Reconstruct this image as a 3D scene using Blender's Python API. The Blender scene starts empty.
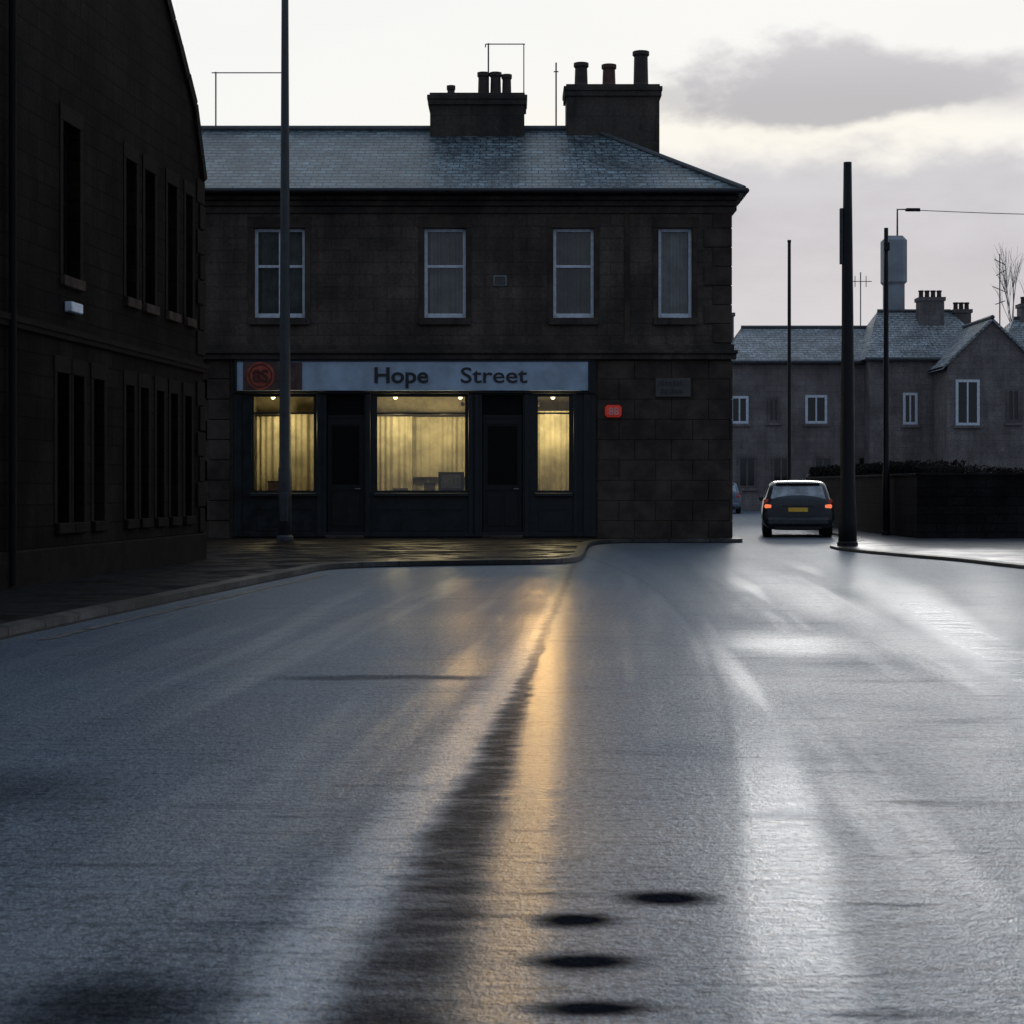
import bpy, bmesh, math, random
from mathutils import Vector, Matrix
random.seed(7)
S = bpy.context.scene
COL = S.collection
OFF = {}

# ---------------------------------------------------------------- node helper
class NT:
    def __init__(s, tree):
        s.t = tree; s.n = tree.nodes; s.l = tree.links
    def new(s, typ, **kw):
        nd = s.n.new(typ)
        for k, v in kw.items(): setattr(nd, k, v)
        return nd
    def put(s, sock, v):
        if v is None: return
        if isinstance(v, bpy.types.NodeSocket): s.l.new(v, sock)
        else: sock.default_value = v
    def m(s, op, a, b=None, c=None, clamp=False):
        nd = s.new('ShaderNodeMath', operation=op); nd.use_clamp = clamp
        s.put(nd.inputs[0], a); s.put(nd.inputs[1], b)
        if c is not None: s.put(nd.inputs[2], c)
        return nd.outputs[0]
    def ss(s, v, a, b, lo=0.0, hi=1.0):
        nd = s.new('ShaderNodeMapRange', interpolation_type='SMOOTHSTEP')
        s.put(nd.inputs[0], v); nd.inputs[1].default_value = a; nd.inputs[2].default_value = b
        nd.inputs[3].default_value = lo; nd.inputs[4].default_value = hi
        return nd.outputs[0]
    def mix(s, f, a, b, blend='MIX'):
        nd = s.new('ShaderNodeMix', data_type='RGBA', blend_type=blend)
        s.put(nd.inputs[0], f); s.put(nd.inputs[6], a); s.put(nd.inputs[7], b)
        return nd.outputs[2]
    def fmix(s, f, a, b):
        nd = s.new('ShaderNodeMix', data_type='FLOAT')
        s.put(nd.inputs[0], f); s.put(nd.inputs[2], a); s.put(nd.inputs[3], b)
        return nd.outputs[0]
    def noise(s, vec, scale, detail=4, rough=0.55):
        nd = s.new('ShaderNodeTexNoise'); s.put(nd.inputs['Vector'], vec)
        nd.inputs['Scale'].default_value = scale; nd.inputs['Detail'].default_value = detail
        nd.inputs['Roughness'].default_value = rough
        return nd.outputs['Fac']
    def comb(s, x, y, z):
        nd = s.new('ShaderNodeCombineXYZ')
        s.put(nd.inputs[0], x); s.put(nd.inputs[1], y); s.put(nd.inputs[2], z)
        return nd.outputs[0]
    def bump(s, h, strength, dist=0.01, normal=None):
        nd = s.new('ShaderNodeBump'); s.put(nd.inputs['Strength'], strength)
        nd.inputs['Distance'].default_value = dist
        s.put(nd.inputs['Height'], h)
        if normal is not None: s.put(nd.inputs['Normal'], normal)
        return nd.outputs[0]

def c4(c): return (c[0], c[1], c[2], 1.0)

def newmat(name):
    m = bpy.data.materials.new(name); m.use_nodes = True
    t = NT(m.node_tree)
    b = m.node_tree.nodes['Principled BSDF']
    tc = t.new('ShaderNodeTexCoord').outputs['Object']
    return m, t, b, tc

def plain(name, col, rough=0.6, metal=0.0, var=0.25, scale=6.0, bump=0.0, emis=None, es=0.0, spec=0.5):
    m, t, b, tc = newmat(name)
    n = t.noise(tc, scale, 4, 0.6)
    f = t.ss(n, 0.3, 0.7)
    lo = c4([x*(1-var) for x in col]); hi = c4([min(1, x*(1+var)) for x in col])
    t.put(b.inputs['Base Color'], t.mix(f, lo, hi))
    t.put(b.inputs['Roughness'], t.fmix(f, max(0.03, rough*0.85), min(1, rough*1.15)))
    b.inputs['Metallic'].default_value = metal
    b.inputs['Specular IOR Level'].default_value = spec
    if bump: t.put(b.inputs['Normal'], t.bump(t.noise(tc, scale*8, 3), bump, 0.01))
    if emis is not None:
        b.inputs['Emission Color'].default_value = c4(emis); b.inputs['Emission Strength'].default_value = es
    return m

def stone(name, c1, c2, mortar, bw=0.55, rh=0.28, ms=0.012, rough=0.8, grime=0.5, bumps=0.5, spec=0.3):
    m, t, b, tc = newmat(name)
    sep = t.new('ShaderNodeSeparateXYZ'); t.l.new(tc, sep.inputs[0])
    u = t.m('ADD', sep.outputs[0], sep.outputs[1])
    v = t.comb(u, sep.outputs[2], 0.0)
    br = t.new('ShaderNodeTexBrick'); t.l.new(v, br.inputs['Vector'])
    br.inputs['Scale'].default_value = 1.0
    br.inputs['Color1'].default_value = c4(c1); br.inputs['Color2'].default_value = c4(c2)
    br.inputs['Mortar'].default_value = c4(mortar)
    br.inputs['Mortar Size'].default_value = ms; br.inputs['Mortar Smooth'].default_value = 0.3
    br.inputs['Brick Width'].default_value = bw; br.inputs['Row Height'].default_value = rh
    n1 = t.noise(tc, 0.7, 4, 0.6); n2 = t.noise(tc, 14, 4, 0.7)
    streak = t.noise(t.comb(t.m('MULTIPLY', u, 3.0), t.m('MULTIPLY', sep.outputs[2], 0.35), 0.0), 1.0, 4, 0.6)
    g = t.m('MULTIPLY', t.ss(n1, 0.3, 0.7, 1-grime, 1.15), t.ss(n2, 0.25, 0.75, 0.7, 1.3))
    g = t.m('MULTIPLY', g, t.ss(streak, 0.3, 0.65, 1-grime*0.6, 1.1))
    col = t.mix(1.0, br.outputs['Color'], t.comb(g, g, g), 'MULTIPLY')
    t.put(b.inputs['Base Color'], col)
    b.inputs['Roughness'].default_value = rough
    b.inputs['Specular IOR Level'].default_value = spec
    h = t.m('SUBTRACT', t.m('MULTIPLY', n2, 0.7), br.outputs['Fac'])
    t.put(b.inputs['Normal'], t.bump(h, bumps, 0.015))
    return m

def slate(name, c1, c2, rough=0.4, bw=0.3, rh=0.105):
    m, t, b, tc = newmat(name)
    sep = t.new('ShaderNodeSeparateXYZ'); t.l.new(tc, sep.inputs[0])
    v = t.comb(sep.outputs[0], sep.outputs[2], 0.0)
    br = t.new('ShaderNodeTexBrick'); t.l.new(v, br.inputs['Vector'])
    br.inputs['Scale'].default_value = 1.0
    br.inputs['Color1'].default_value = c4(c1); br.inputs['Color2'].default_value = c4(c2)
    br.inputs['Mortar'].default_value = c4([x*0.2 for x in c1])
    br.inputs['Mortar Size'].default_value = 0.012; br.inputs['Mortar Smooth'].default_value = 0.2
    br.inputs['Brick Width'].default_value = bw; br.inputs['Row Height'].default_value = rh
    n1 = t.noise(tc, 0.9, 4, 0.6); n2 = t.noise(tc, 7, 4, 0.75)
    g = t.m('MULTIPLY', t.ss(n1, 0.3, 0.7, 0.6, 1.3), t.ss(n2, 0.35, 0.65, 0.4, 1.7))
    t.put(b.inputs['Base Color'], t.mix(1.0, br.outputs['Color'], t.comb(g, g, g), 'MULTIPLY'))
    t.put(b.inputs['Roughness'], t.ss(n2, 0.3, 0.7, rough*0.8, rough*1.4))
    fr = t.m('FRACT', t.m('DIVIDE', sep.outputs[2], rh))
    h = t.m('ADD', t.m('SUBTRACT', 1.0, fr), t.m('MULTIPLY', br.outputs['Fac'], -1.0))
    h = t.m('ADD', h, t.m('MULTIPLY', n2, 0.8))
    t.put(b.inputs['Normal'], t.bump(h, 0.9, 0.03))
    return m

# ---------------------------------------------------------------- mesh builder
class MB:
    def __init__(s): s.v = []; s.f = []
    def quad(s, *p):
        i = len(s.v); s.v += [tuple(q) for q in p]; s.f.append(tuple(range(i, i+len(p))))
    def box(s, x0, x1, y0, y1, z0, z1, bev=0.0):
        if bev:
            bm = bmesh.new(); bmesh.ops.create_cube(bm, size=1)
            for v in bm.verts:
                v.co = ((x0+x1)/2+v.co.x*(x1-x0), (y0+y1)/2+v.co.y*(y1-y0), (z0+z1)/2+v.co.z*(z1-z0))
            bmesh.ops.bevel(bm, geom=bm.edges[:], offset=bev, segments=1, affect='EDGES')
            s.addbm(bm); return s
        i = len(s.v)
        s.v += [(x0,y0,z0),(x1,y0,z0),(x1,y1,z0),(x0,y1,z0),(x0,y0,z1),(x1,y0,z1),(x1,y1,z1),(x0,y1,z1)]
        s.f += [tuple(i+k for k in q) for q in ((3,2,1,0),(4,5,6,7),(0,1,5,4),(1,2,6,5),(2,3,7,6),(3,0,4,7))]
        return s
    def addbm(s, bm):
        bm.verts.ensure_lookup_table(); i = len(s.v)
        for k, v in enumerate(bm.verts): v.index = k; s.v.append(tuple(v.co))
        for f in bm.faces: s.f.append(tuple(i+v.index for v in f.verts))
        bm.free()
    def tube(s, pts, rad, n=12, caps=True):
        pts = [Vector(p) for p in pts]
        if not isinstance(rad, (list, tuple)): rad = [rad]*len(pts)
        base = len(s.v)
        for k, p in enumerate(pts):
            d = (pts[min(k+1, len(pts)-1)]-pts[max(k-1, 0)]).normalized()
            a = d.orthogonal().normalized() if k == 0 else (a - d*a.dot(d)).normalized()
            bb = d.cross(a)
            for j in range(n):
                th = 2*math.pi*j/n
                s.v.append(tuple(p + (a*math.cos(th)+bb*math.sin(th))*rad[k]))
        for k in range(len(pts)-1):
            for j in range(n):
                j2 = (j+1) % n
                s.f.append((base+k*n+j, base+k*n+j2, base+(k+1)*n+j2, base+(k+1)*n+j))
        if caps:
            s.f.append(tuple(base+j for j in reversed(range(n))))
            e = base+(len(pts)-1)*n
            s.f.append(tuple(e+j for j in range(n)))
        return s
    def prism(s, poly, z0, z1):
        n = len(poly); i = len(s.v)
        s.v += [(p[0], p[1], z0) for p in poly] + [(p[0], p[1], z1) for p in poly]
        s.f.append(tuple(i+n+k for k in range(n))); s.f.append(tuple(i+k for k in reversed(range(n))))
        for k in range(n):
            k2 = (k+1) % n; s.f.append((i+k, i+k2, i+n+k2, i+n+k))
        return s
    def done(s, name, mat, parent=None, local=False, smooth=False, label=None, loc=None, kind=None, category=None, subsurf=0):
        off = Vector((0,0,0))
        if parent is not None:
            off = OFF.get(parent.name, off)
        elif loc is not None: off = Vector(loc)
        me = bpy.data.meshes.new(name)
        vs = s.v if local else [(v[0]-off.x, v[1]-off.y, v[2]-off.z) for v in s.v]
        me.from_pydata(vs, [], s.f); me.update()
        bm = bmesh.new(); bm.from_mesh(me)
        bmesh.ops.recalc_face_normals(bm, faces=bm.faces[:]); bm.to_mesh(me); bm.free()
        if smooth:
            for p in me.polygons: p.use_smooth = True
        o = bpy.data.objects.new(name, me); COL.objects.link(o)
        me.materials.append(mat)
        if parent is not None: o.parent = parent
        elif loc is not None: o.location = loc
        OFF[o.name] = off
        if label: o['label'] = label
        if kind: o['kind'] = kind
        if category: o['category'] = category
        if subsurf:
            md = o.modifiers.new('subsurf', 'SUBSURF'); md.levels = subsurf; md.render_levels = subsurf
        return o

def thing(name, loc, label, category, group=None, rot=0.0, scale=1.0):
    o = bpy.data.objects.new(name, None); COL.objects.link(o)
    o.empty_display_size = 0.3; o.location = loc; o.rotation_euler[2] = rot; o.scale = (scale,)*3
    o['label'] = label; o['category'] = category
    if group: o['group'] = group
    OFF[o.name] = Vector(loc)
    return o

def wall_grid(mb, a0, a1, z0, z1, openings, front, depth, axis='x'):
    A = sorted(set([a0, a1]+[o[0] for o in openings]+[o[1] for o in openings]))
    Z = sorted(set([z0, z1]+[o[2] for o in openings]+[o[3] for o in openings]))
    def P(a, z, d):
        return (a, front+d, z) if axis == 'x' else (front-d, a, z)
    for i in range(len(A)-1):
        for j in range(len(Z)-1):
            ca = (A[i]+A[i+1])/2; cz = (Z[j]+Z[j+1])/2
            if ca < a0 or ca > a1 or cz < z0 or cz > z1: continue
            if any(o[0] < ca < o[1] and o[2] < cz < o[3] for o in openings): continue
            for d in (0, depth):
                mb.quad(P(A[i],Z[j],d), P(A[i+1],Z[j],d), P(A[i+1],Z[j+1],d), P(A[i],Z[j+1],d))
    for (x0, x1, y0, y1) in openings+[(a0, a1, z0, z1)]:
        mb.quad(P(x0,y0,0),P(x0,y1,0),P(x0,y1,depth),P(x0,y0,depth))
        mb.quad(P(x1,y0,0),P(x1,y1,0),P(x1,y1,depth),P(x1,y0,depth))
        mb.quad(P(x0,y1,0),P(x1,y1,0),P(x1,y1,depth),P(x0,y1,depth))
        if y0 > z0+0.001: mb.quad(P(x0,y0,0),P(x1,y0,0),P(x1,y0,depth),P(x0,y0,depth))

def lathe(mb, c, prof, n=14):
    mb.tube([(c[0], c[1], z) for r, z in prof], [r for r, z in prof], n)

# ---------------------------------------------------------------- materials
M_stone = stone('sooty_stone', (0.110,0.083,0.067), (0.082,0.064,0.054), (0.062,0.051,0.045), 0.62, 0.27, bumps=0.4)
M_stone_trim = stone('sooty_dressed_stone', (0.080,0.063,0.052), (0.066,0.053,0.045), (0.03,0.027,0.024), 1.3, 0.6, 0.006)
M_rust = plain('rusticated_stone', (0.063,0.047,0.038), 0.88, var=0.5, scale=1.6, bump=0.8, spec=0.25)
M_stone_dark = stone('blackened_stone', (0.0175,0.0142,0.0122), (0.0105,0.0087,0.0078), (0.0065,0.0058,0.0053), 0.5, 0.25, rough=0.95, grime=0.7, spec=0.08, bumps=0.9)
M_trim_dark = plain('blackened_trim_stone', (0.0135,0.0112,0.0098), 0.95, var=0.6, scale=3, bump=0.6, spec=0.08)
M_frame_black = plain('black_window_frame_paint', (0.010,0.0095,0.0095), 0.8, var=0.3, spec=0.12)
M_sill_pale = plain('worn_sill_stone', (0.055,0.040,0.031), 0.9, var=0.6, scale=5, bump=0.4, spec=0.1)
M_slate = slate('wet_blue_slate', (0.095,0.130,0.148), (0.18,0.23,0.25))
M_lead = plain('lead_ridge', (0.06,0.065,0.07), 0.5, var=0.3)
M_gutter = plain('gutter_black_iron', (0.016,0.016,0.018), 0.45, var=0.3)
M_pot = plain('chimney_pot_clay', (0.05,0.035,0.03), 0.8, var=0.4, scale=8)
M_pot_red = plain('red_chimney_pot_clay', (0.10,0.045,0.035), 0.8, var=0.4, scale=8)
M_white = plain('white_window_paint', (0.68,0.73,0.82), 0.45, var=0.15, scale=10)
M_shop = plain('dark_shopfront_paint', (0.012,0.015,0.017), 0.5, var=0.45, scale=4, bump=0.1, spec=0.35)
M_door = plain('dark_door_paint', (0.009,0.010,0.012), 0.5, var=0.35, scale=4, spec=0.3)
M_sign = plain('pale_blue_fascia_paint', (0.36,0.45,0.56), 0.5, var=0.22, scale=1.6, bump=0.05)
M_letter = plain('black_letter_paint', (0.02,0.02,0.024), 0.5, var=0.2)
M_red = plain('dull_red_sign_enamel', (0.40,0.075,0.042), 0.5, var=0.35, scale=7)
M_orange = plain('orange_red_sign_paint', (0.60,0.15,0.08), 0.5, var=0.35, scale=9)
M_maroon = plain('dark_maroon_paint', (0.09,0.022,0.018), 0.5, var=0.3, scale=9)
M_red_lit = plain('red_lit_sign', (0.36,0.03,0.022), 0.4, var=0.35, scale=12, emis=(1,0.09,0.06), es=0.12)
M_brownplate = plain('brown_sign_panel', (0.09,0.05,0.045), 0.5, var=0.35)
M_plate = plain('tarnished_name_plate', (0.07,0.062,0.058), 0.6, var=0.3)
M_plaque = plain('pale_plaque', (0.17,0.19,0.19), 0.5, var=0.2)
M_pole = plain('black_pole_paint', (0.008,0.008,0.010), 0.6, var=0.4, scale=5, bump=0.1, spec=0.3)
M_galv = plain('weathered_galvanised_pole', (0.042,0.047,0.053), 0.6, metal=0.1, var=0.3, scale=5)
M_wire = plain('aerial_metal', (0.10,0.10,0.10), 0.5, metal=0.4, var=0.2)
M_curt = plain('warm_cream_curtain', (0.20,0.182,0.122), 0.9, var=0.3, scale=2.0, spec=0.1)
M_net = plain('grey_net_curtain', (0.16,0.155,0.14), 0.95, var=0.35, scale=2)
M_net_pale = plain('pale_net_curtain', (0.34,0.335,0.32), 0.95, var=0.25, scale=3)
M_int = plain('shop_interior_plaster', (0.20,0.18,0.12), 0.9, var=0.2, spec=0.1)
M_bulb = plain('lit_bulb', (1,0.85,0.6), 0.5, var=0.0, emis=(1,0.84,0.52), es=2.0)
M_desk = plain('dark_desk_item', (0.006,0.0055,0.0055), 0.7, var=0.3, spec=0.15)
M_screen = plain('grey_screen_face', (0.035,0.035,0.035), 0.6, var=0.5, scale=12, spec=0.2)
M_paper = plain('paper_and_card', (0.05,0.045,0.035), 0.8, var=0.3)
M_farwall = stone('distant_hazed_stone', (0.215,0.187,0.180), (0.175,0.154,0.150), (0.14,0.127,0.126), 0.6, 0.3, grime=0.25, bumps=0.2)  # distance haze painted in as lighter stone colour
M_farwall2 = stone('distant_hazed_dark_stone', (0.170,0.148,0.144), (0.140,0.123,0.121), (0.11,0.10,0.10), 0.6, 0.3, grime=0.25, bumps=0.2)  # lightened the same way to paint in haze
M_farroof = slate('distant_hazed_slate', (0.23,0.25,0.265), (0.29,0.31,0.32), 0.5, 0.4, 0.14)  # pale slate, lightened further as painted haze
M_gardenwall = stone('dark_garden_wall', (0.018,0.0165,0.016), (0.012,0.011,0.0108), (0.007,0.0065,0.0065), 0.45, 0.2, rough=0.95, spec=0.1)
M_boundary = stone('boundary_wall_stone', (0.07,0.062,0.06), (0.055,0.049,0.049), (0.035,0.035,0.035), 0.45, 0.2)
M_leaf = plain('hedge_leaf', (0.012,0.013,0.010), 0.9, var=0.5, scale=3, spec=0.08)
M_bark = plain('bare_bark', (0.20,0.19,0.185), 0.9, var=0.3)
M_carpaint = plain('dark_grey_car_paint', (0.045,0.050,0.057), 0.25, metal=0.2, var=0.1)
M_carpaint2 = plain('blue_car_paint', (0.16,0.19,0.24), 0.3, metal=0.2, var=0.1)
M_carglass = plain('car_glass_painted_reflection', (0.46,0.49,0.52), 0.12, var=0.55, scale=1.8, spec=0.8)  # rear window: reflected light painted in as pale glass colour
M_carglass_side = plain('car_side_glass', (0.03,0.034,0.04), 0.1, var=0.2, spec=0.7)
M_tyre = plain('tyre_rubber', (0.012,0.012,0.012), 0.8, var=0.2)
M_rim = plain('alloy_rim', (0.25,0.25,0.26), 0.35, metal=0.8, var=0.1)
M_tail = plain('lit_tail_lamp', (0.45,0.06,0.03), 0.2, var=0.0, emis=(1,0.22,0.09), es=0.9)
M_tail_dim = plain('tail_lamp_lens', (0.20,0.02,0.02), 0.2, var=0.0, emis=(1,0.10,0.05), es=0.06)
M_numplate = plain('yellow_number_plate', (0.62,0.42,0.05), 0.4, var=0.2, scale=30, emis=(1,0.6,0.1), es=0.05)
M_blackplastic = plain('black_plastic', (0.015,0.015,0.016), 0.5, var=0.2)
M_tank = plain('blue_grey_render', (0.26,0.285,0.31), 0.7, var=0.2, scale=1)
M_signpaint = plain('pale_sign_paint', (0.6,0.42,0.38), 0.5)

def glass_mat(name, tint=(0.9,0.93,0.95)):
    m = bpy.data.materials.new(name); m.use_nodes = True
    t = NT(m.node_tree)
    for nd in list(t.n): t.n.remove(nd)
    out = t.new('ShaderNodeOutputMaterial')
    tr = t.new('ShaderNodeBsdfTransparent'); tr.inputs[0].default_value = c4(tint)
    gl = t.new('ShaderNodeBsdfGlossy'); gl.inputs['Roughness'].default_value = 0.04
    tc = t.new('ShaderNodeTexCoord').outputs['Object']
    t.put(gl.inputs['Normal'], t.bump(t.noise(tc, 1.5, 2), 0.05, 0.05))
    fr = t.new('ShaderNodeFresnel'); fr.inputs[0].default_value = 1.45
    mx = t.new('ShaderNodeMixShader')
    t.l.new(t.m('ADD', fr.outputs[0], 0.03), mx.inputs[0]); t.l.new(tr.outputs[0], mx.inputs[1]); t.l.new(gl.outputs[0], mx.inputs[2])
    t.l.new(mx.outputs[0], out.inputs[0])
    return m
M_glass = glass_mat('window_glass')
M_glass_dark = plain('dark_window_glass', (0.006,0.007,0.009), 0.10, var=0.1)
M_glass_black = plain('grimy_black_window_glass', (0.003,0.003,0.0035), 0.5, var=0.1, spec=0.12)

# ------------------------------------------------ road
def road_mat():
    m, t, b, tc = newmat('wet_asphalt')
    sep = t.new('ShaderNodeSeparateXYZ'); t.l.new(tc, sep.inputs[0])
    X0, Y = sep.outputs[0], sep.outputs[1]
    wob = t.m('MULTIPLY', t.m('SUBTRACT', t.noise(tc, 1.1, 4, 0.65), 0.5), 0.30)
    ragn = t.noise(t.comb(t.m('MULTIPLY', X0, 0.8), t.m('MULTIPLY', Y, 6.0), 0.0), 1.0, 4, 0.75)
    wob2 = t.m('MULTIPLY', t.m('SUBTRACT', ragn, 0.5), 0.20)
    XS = t.m('ADD', X0, t.m('MULTIPLY', wob, 0.35))
    X = t.m('ADD', XS, wob2)
    def line(a, bb, c, w, soft=0.5, xx=X):
        xc = t.m('ADD', t.m('ADD', a, t.m('MULTIPLY', Y, bb)), t.m('MULTIPLY', t.m('MULTIPLY', Y, Y), c))
        d = t.m('DIVIDE', t.m('ABSOLUTE', t.m('SUBTRACT', xx, xc)), w)
        return t.ss(d, 1-soft, 1+soft, 1.0, 0.0)
    def ell(cx, cy, rx, ry, soft=0.5):
        dx = t.m('DIVIDE', t.m('SUBTRACT', XS, cx), rx)
        dy = t.m('DIVIDE', t.m('SUBTRACT', t.m('ADD', Y, t.m('MULTIPLY', wob, 0.6)), cy), ry)
        d = t.m('SQRT', t.m('ADD', t.m('MULTIPLY', dx, dx), t.m('MULTIPLY', dy, dy)))
        d = t.m('ADD', d, t.m('MULTIPLY', wob2, 2.2))
        return t.ss(d, 1-soft, 1+soft, 1.0, 0.0)
    def mx(*a):
        r = a[0]
        for q in a[1:]: r = t.m('MAXIMUM', r, q)
        return r
    along = t.noise(t.comb(t.m('MULTIPLY', t.m('SUBTRACT', X0, t.m('MULTIPLY', Y, 0.06)), 1.5), t.m('MULTIPLY', Y, 0.06), 0.0), 1.0, 3, 0.6)
    cross = t.noise(t.comb(t.m('MULTIPLY', X0, 0.7), t.m('MULTIPLY', Y, 3.6), 3.0), 1.0, 5, 0.72)
    ripn = t.noise(t.comb(t.m('MULTIPLY', X0, 3.5), t.m('MULTIPLY', Y, 13.0), 1.0), 1.0, 4, 0.75)
    blot = t.noise(tc, 0.35, 4, 0.6)
    grain = t.noise(tc, 85, 2, 0.7)
    grain2 = t.noise(tc, 30, 3, 0.8)
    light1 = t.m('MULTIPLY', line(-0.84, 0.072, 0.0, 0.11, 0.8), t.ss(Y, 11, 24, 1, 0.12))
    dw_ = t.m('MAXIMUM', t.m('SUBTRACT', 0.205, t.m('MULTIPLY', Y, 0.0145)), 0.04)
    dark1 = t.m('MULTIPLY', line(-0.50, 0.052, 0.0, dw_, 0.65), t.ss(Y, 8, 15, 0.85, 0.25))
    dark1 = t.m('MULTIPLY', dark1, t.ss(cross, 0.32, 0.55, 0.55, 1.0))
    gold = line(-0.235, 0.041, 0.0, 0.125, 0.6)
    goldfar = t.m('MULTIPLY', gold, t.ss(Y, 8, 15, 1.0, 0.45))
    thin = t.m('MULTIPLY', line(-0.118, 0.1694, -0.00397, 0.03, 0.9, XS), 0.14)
    glareR = t.m('MULTIPLY', line(0.03, 0.163, -0.0032, 0.15, 0.45, XS), t.m('MULTIPLY', t.ss(Y, 6, 10, 1, 0.1), t.ss(Y, 3.8, 4.8, 0.35, 1.0)))
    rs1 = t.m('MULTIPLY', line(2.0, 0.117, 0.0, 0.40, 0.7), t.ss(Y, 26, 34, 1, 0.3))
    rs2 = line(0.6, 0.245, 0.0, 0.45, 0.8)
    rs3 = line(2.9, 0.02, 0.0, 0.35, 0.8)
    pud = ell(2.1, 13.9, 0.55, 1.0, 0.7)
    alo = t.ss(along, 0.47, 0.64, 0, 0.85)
    wet = mx(t.m('MULTIPLY', light1, 0.8), glareR, t.m('MULTIPLY', rs1, 0.95), t.m('MULTIPLY', rs2, 0.8), t.m('MULTIPLY', rs3, 0.6), t.m('MULTIPLY', pud, 0.75), alo)
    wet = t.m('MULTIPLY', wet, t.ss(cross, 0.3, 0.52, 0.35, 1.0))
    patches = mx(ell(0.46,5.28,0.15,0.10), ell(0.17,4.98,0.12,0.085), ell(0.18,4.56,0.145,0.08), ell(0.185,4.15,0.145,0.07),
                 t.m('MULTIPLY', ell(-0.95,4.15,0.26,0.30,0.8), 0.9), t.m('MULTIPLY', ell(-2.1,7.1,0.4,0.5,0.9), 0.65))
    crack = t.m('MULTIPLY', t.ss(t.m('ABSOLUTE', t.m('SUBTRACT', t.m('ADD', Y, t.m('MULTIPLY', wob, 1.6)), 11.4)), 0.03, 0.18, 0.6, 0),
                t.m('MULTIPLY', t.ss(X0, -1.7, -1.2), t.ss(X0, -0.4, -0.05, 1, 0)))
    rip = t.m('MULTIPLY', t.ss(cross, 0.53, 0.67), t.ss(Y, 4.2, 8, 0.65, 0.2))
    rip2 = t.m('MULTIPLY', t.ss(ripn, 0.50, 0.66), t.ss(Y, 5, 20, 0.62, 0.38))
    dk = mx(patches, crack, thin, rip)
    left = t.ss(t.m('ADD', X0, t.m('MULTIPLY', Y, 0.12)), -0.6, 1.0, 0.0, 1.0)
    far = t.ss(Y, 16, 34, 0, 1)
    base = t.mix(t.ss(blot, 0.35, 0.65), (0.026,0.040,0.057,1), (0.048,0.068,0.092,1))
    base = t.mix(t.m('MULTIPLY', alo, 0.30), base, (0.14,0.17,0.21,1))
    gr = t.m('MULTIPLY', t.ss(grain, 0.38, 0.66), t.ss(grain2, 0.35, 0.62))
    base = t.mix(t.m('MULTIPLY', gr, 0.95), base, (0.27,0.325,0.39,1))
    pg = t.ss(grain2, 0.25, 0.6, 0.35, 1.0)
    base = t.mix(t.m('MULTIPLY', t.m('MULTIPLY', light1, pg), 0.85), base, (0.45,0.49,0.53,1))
    base = t.mix(t.m('MULTIPLY', t.m('MULTIPLY', glareR, pg), 0.62), base, (0.46,0.48,0.50,1))  # sun glare on the wet strip, painted in as pale base colour
    base = t.mix(t.m('MULTIPLY', t.m('MULTIPLY', mx(rs1, t.m('MULTIPLY', pud, 0.45), t.m('MULTIPLY', rs2, 0.45)), pg), 0.42), base, (0.42,0.45,0.48,1))  # sky reflection in right streaks and puddle, painted in as pale colour
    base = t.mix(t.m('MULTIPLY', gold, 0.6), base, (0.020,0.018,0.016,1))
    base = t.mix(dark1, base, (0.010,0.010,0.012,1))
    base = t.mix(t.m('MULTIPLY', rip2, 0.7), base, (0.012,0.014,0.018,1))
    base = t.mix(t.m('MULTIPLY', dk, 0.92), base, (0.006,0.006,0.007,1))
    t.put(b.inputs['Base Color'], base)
    r = t.ss(blot, 0.3, 0.7, 0.36, 0.44)
    r = t.fmix(wet, r, 0.26)
    r = t.fmix(gold, r, 0.29)
    r = t.fmix(far, r, 0.38)
    r = t.fmix(t.m('MAXIMUM', dk, dark1), r, 0.6)
    t.put(b.inputs['Roughness'], r)
    b.inputs['Anisotropic'].default_value = 0.75
    t.put(b.inputs['Tangent'], t.comb(0.0, 1.0, 0.0))
    sp = t.fmix(wet, t.fmix(left, 0.55, 0.9), 1.0)
    sp = t.m('MULTIPLY', sp, t.ss(grain2, 0.33, 0.62, 0.35, 1.6))
    sp = t.fmix(goldfar, sp, t.ss(grain2, 0.30, 0.62, 0.5, 1.4))
    sp = t.m('MULTIPLY', sp, t.m('SUBTRACT', 1.0, t.m('MULTIPLY', rip2, 0.85)))
    sp = t.fmix(t.m('MAXIMUM', dk, t.m('MULTIPLY', dark1, 1.05), None, True), sp, 0.0)
    t.put(b.inputs['Specular IOR Level'], sp)
    b.inputs['Specular Tint'].default_value = (0.90,0.96,1.0,1.0)
    h = t.m('ADD', t.m('MULTIPLY', grain, 0.5), grain2)
    n1 = t.bump(h, 0.9, 0.010)
    t.put(b.inputs['Normal'], t.bump(ripn, 0.35, 0.020, n1))
    return m
M_road = road_mat()

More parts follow.
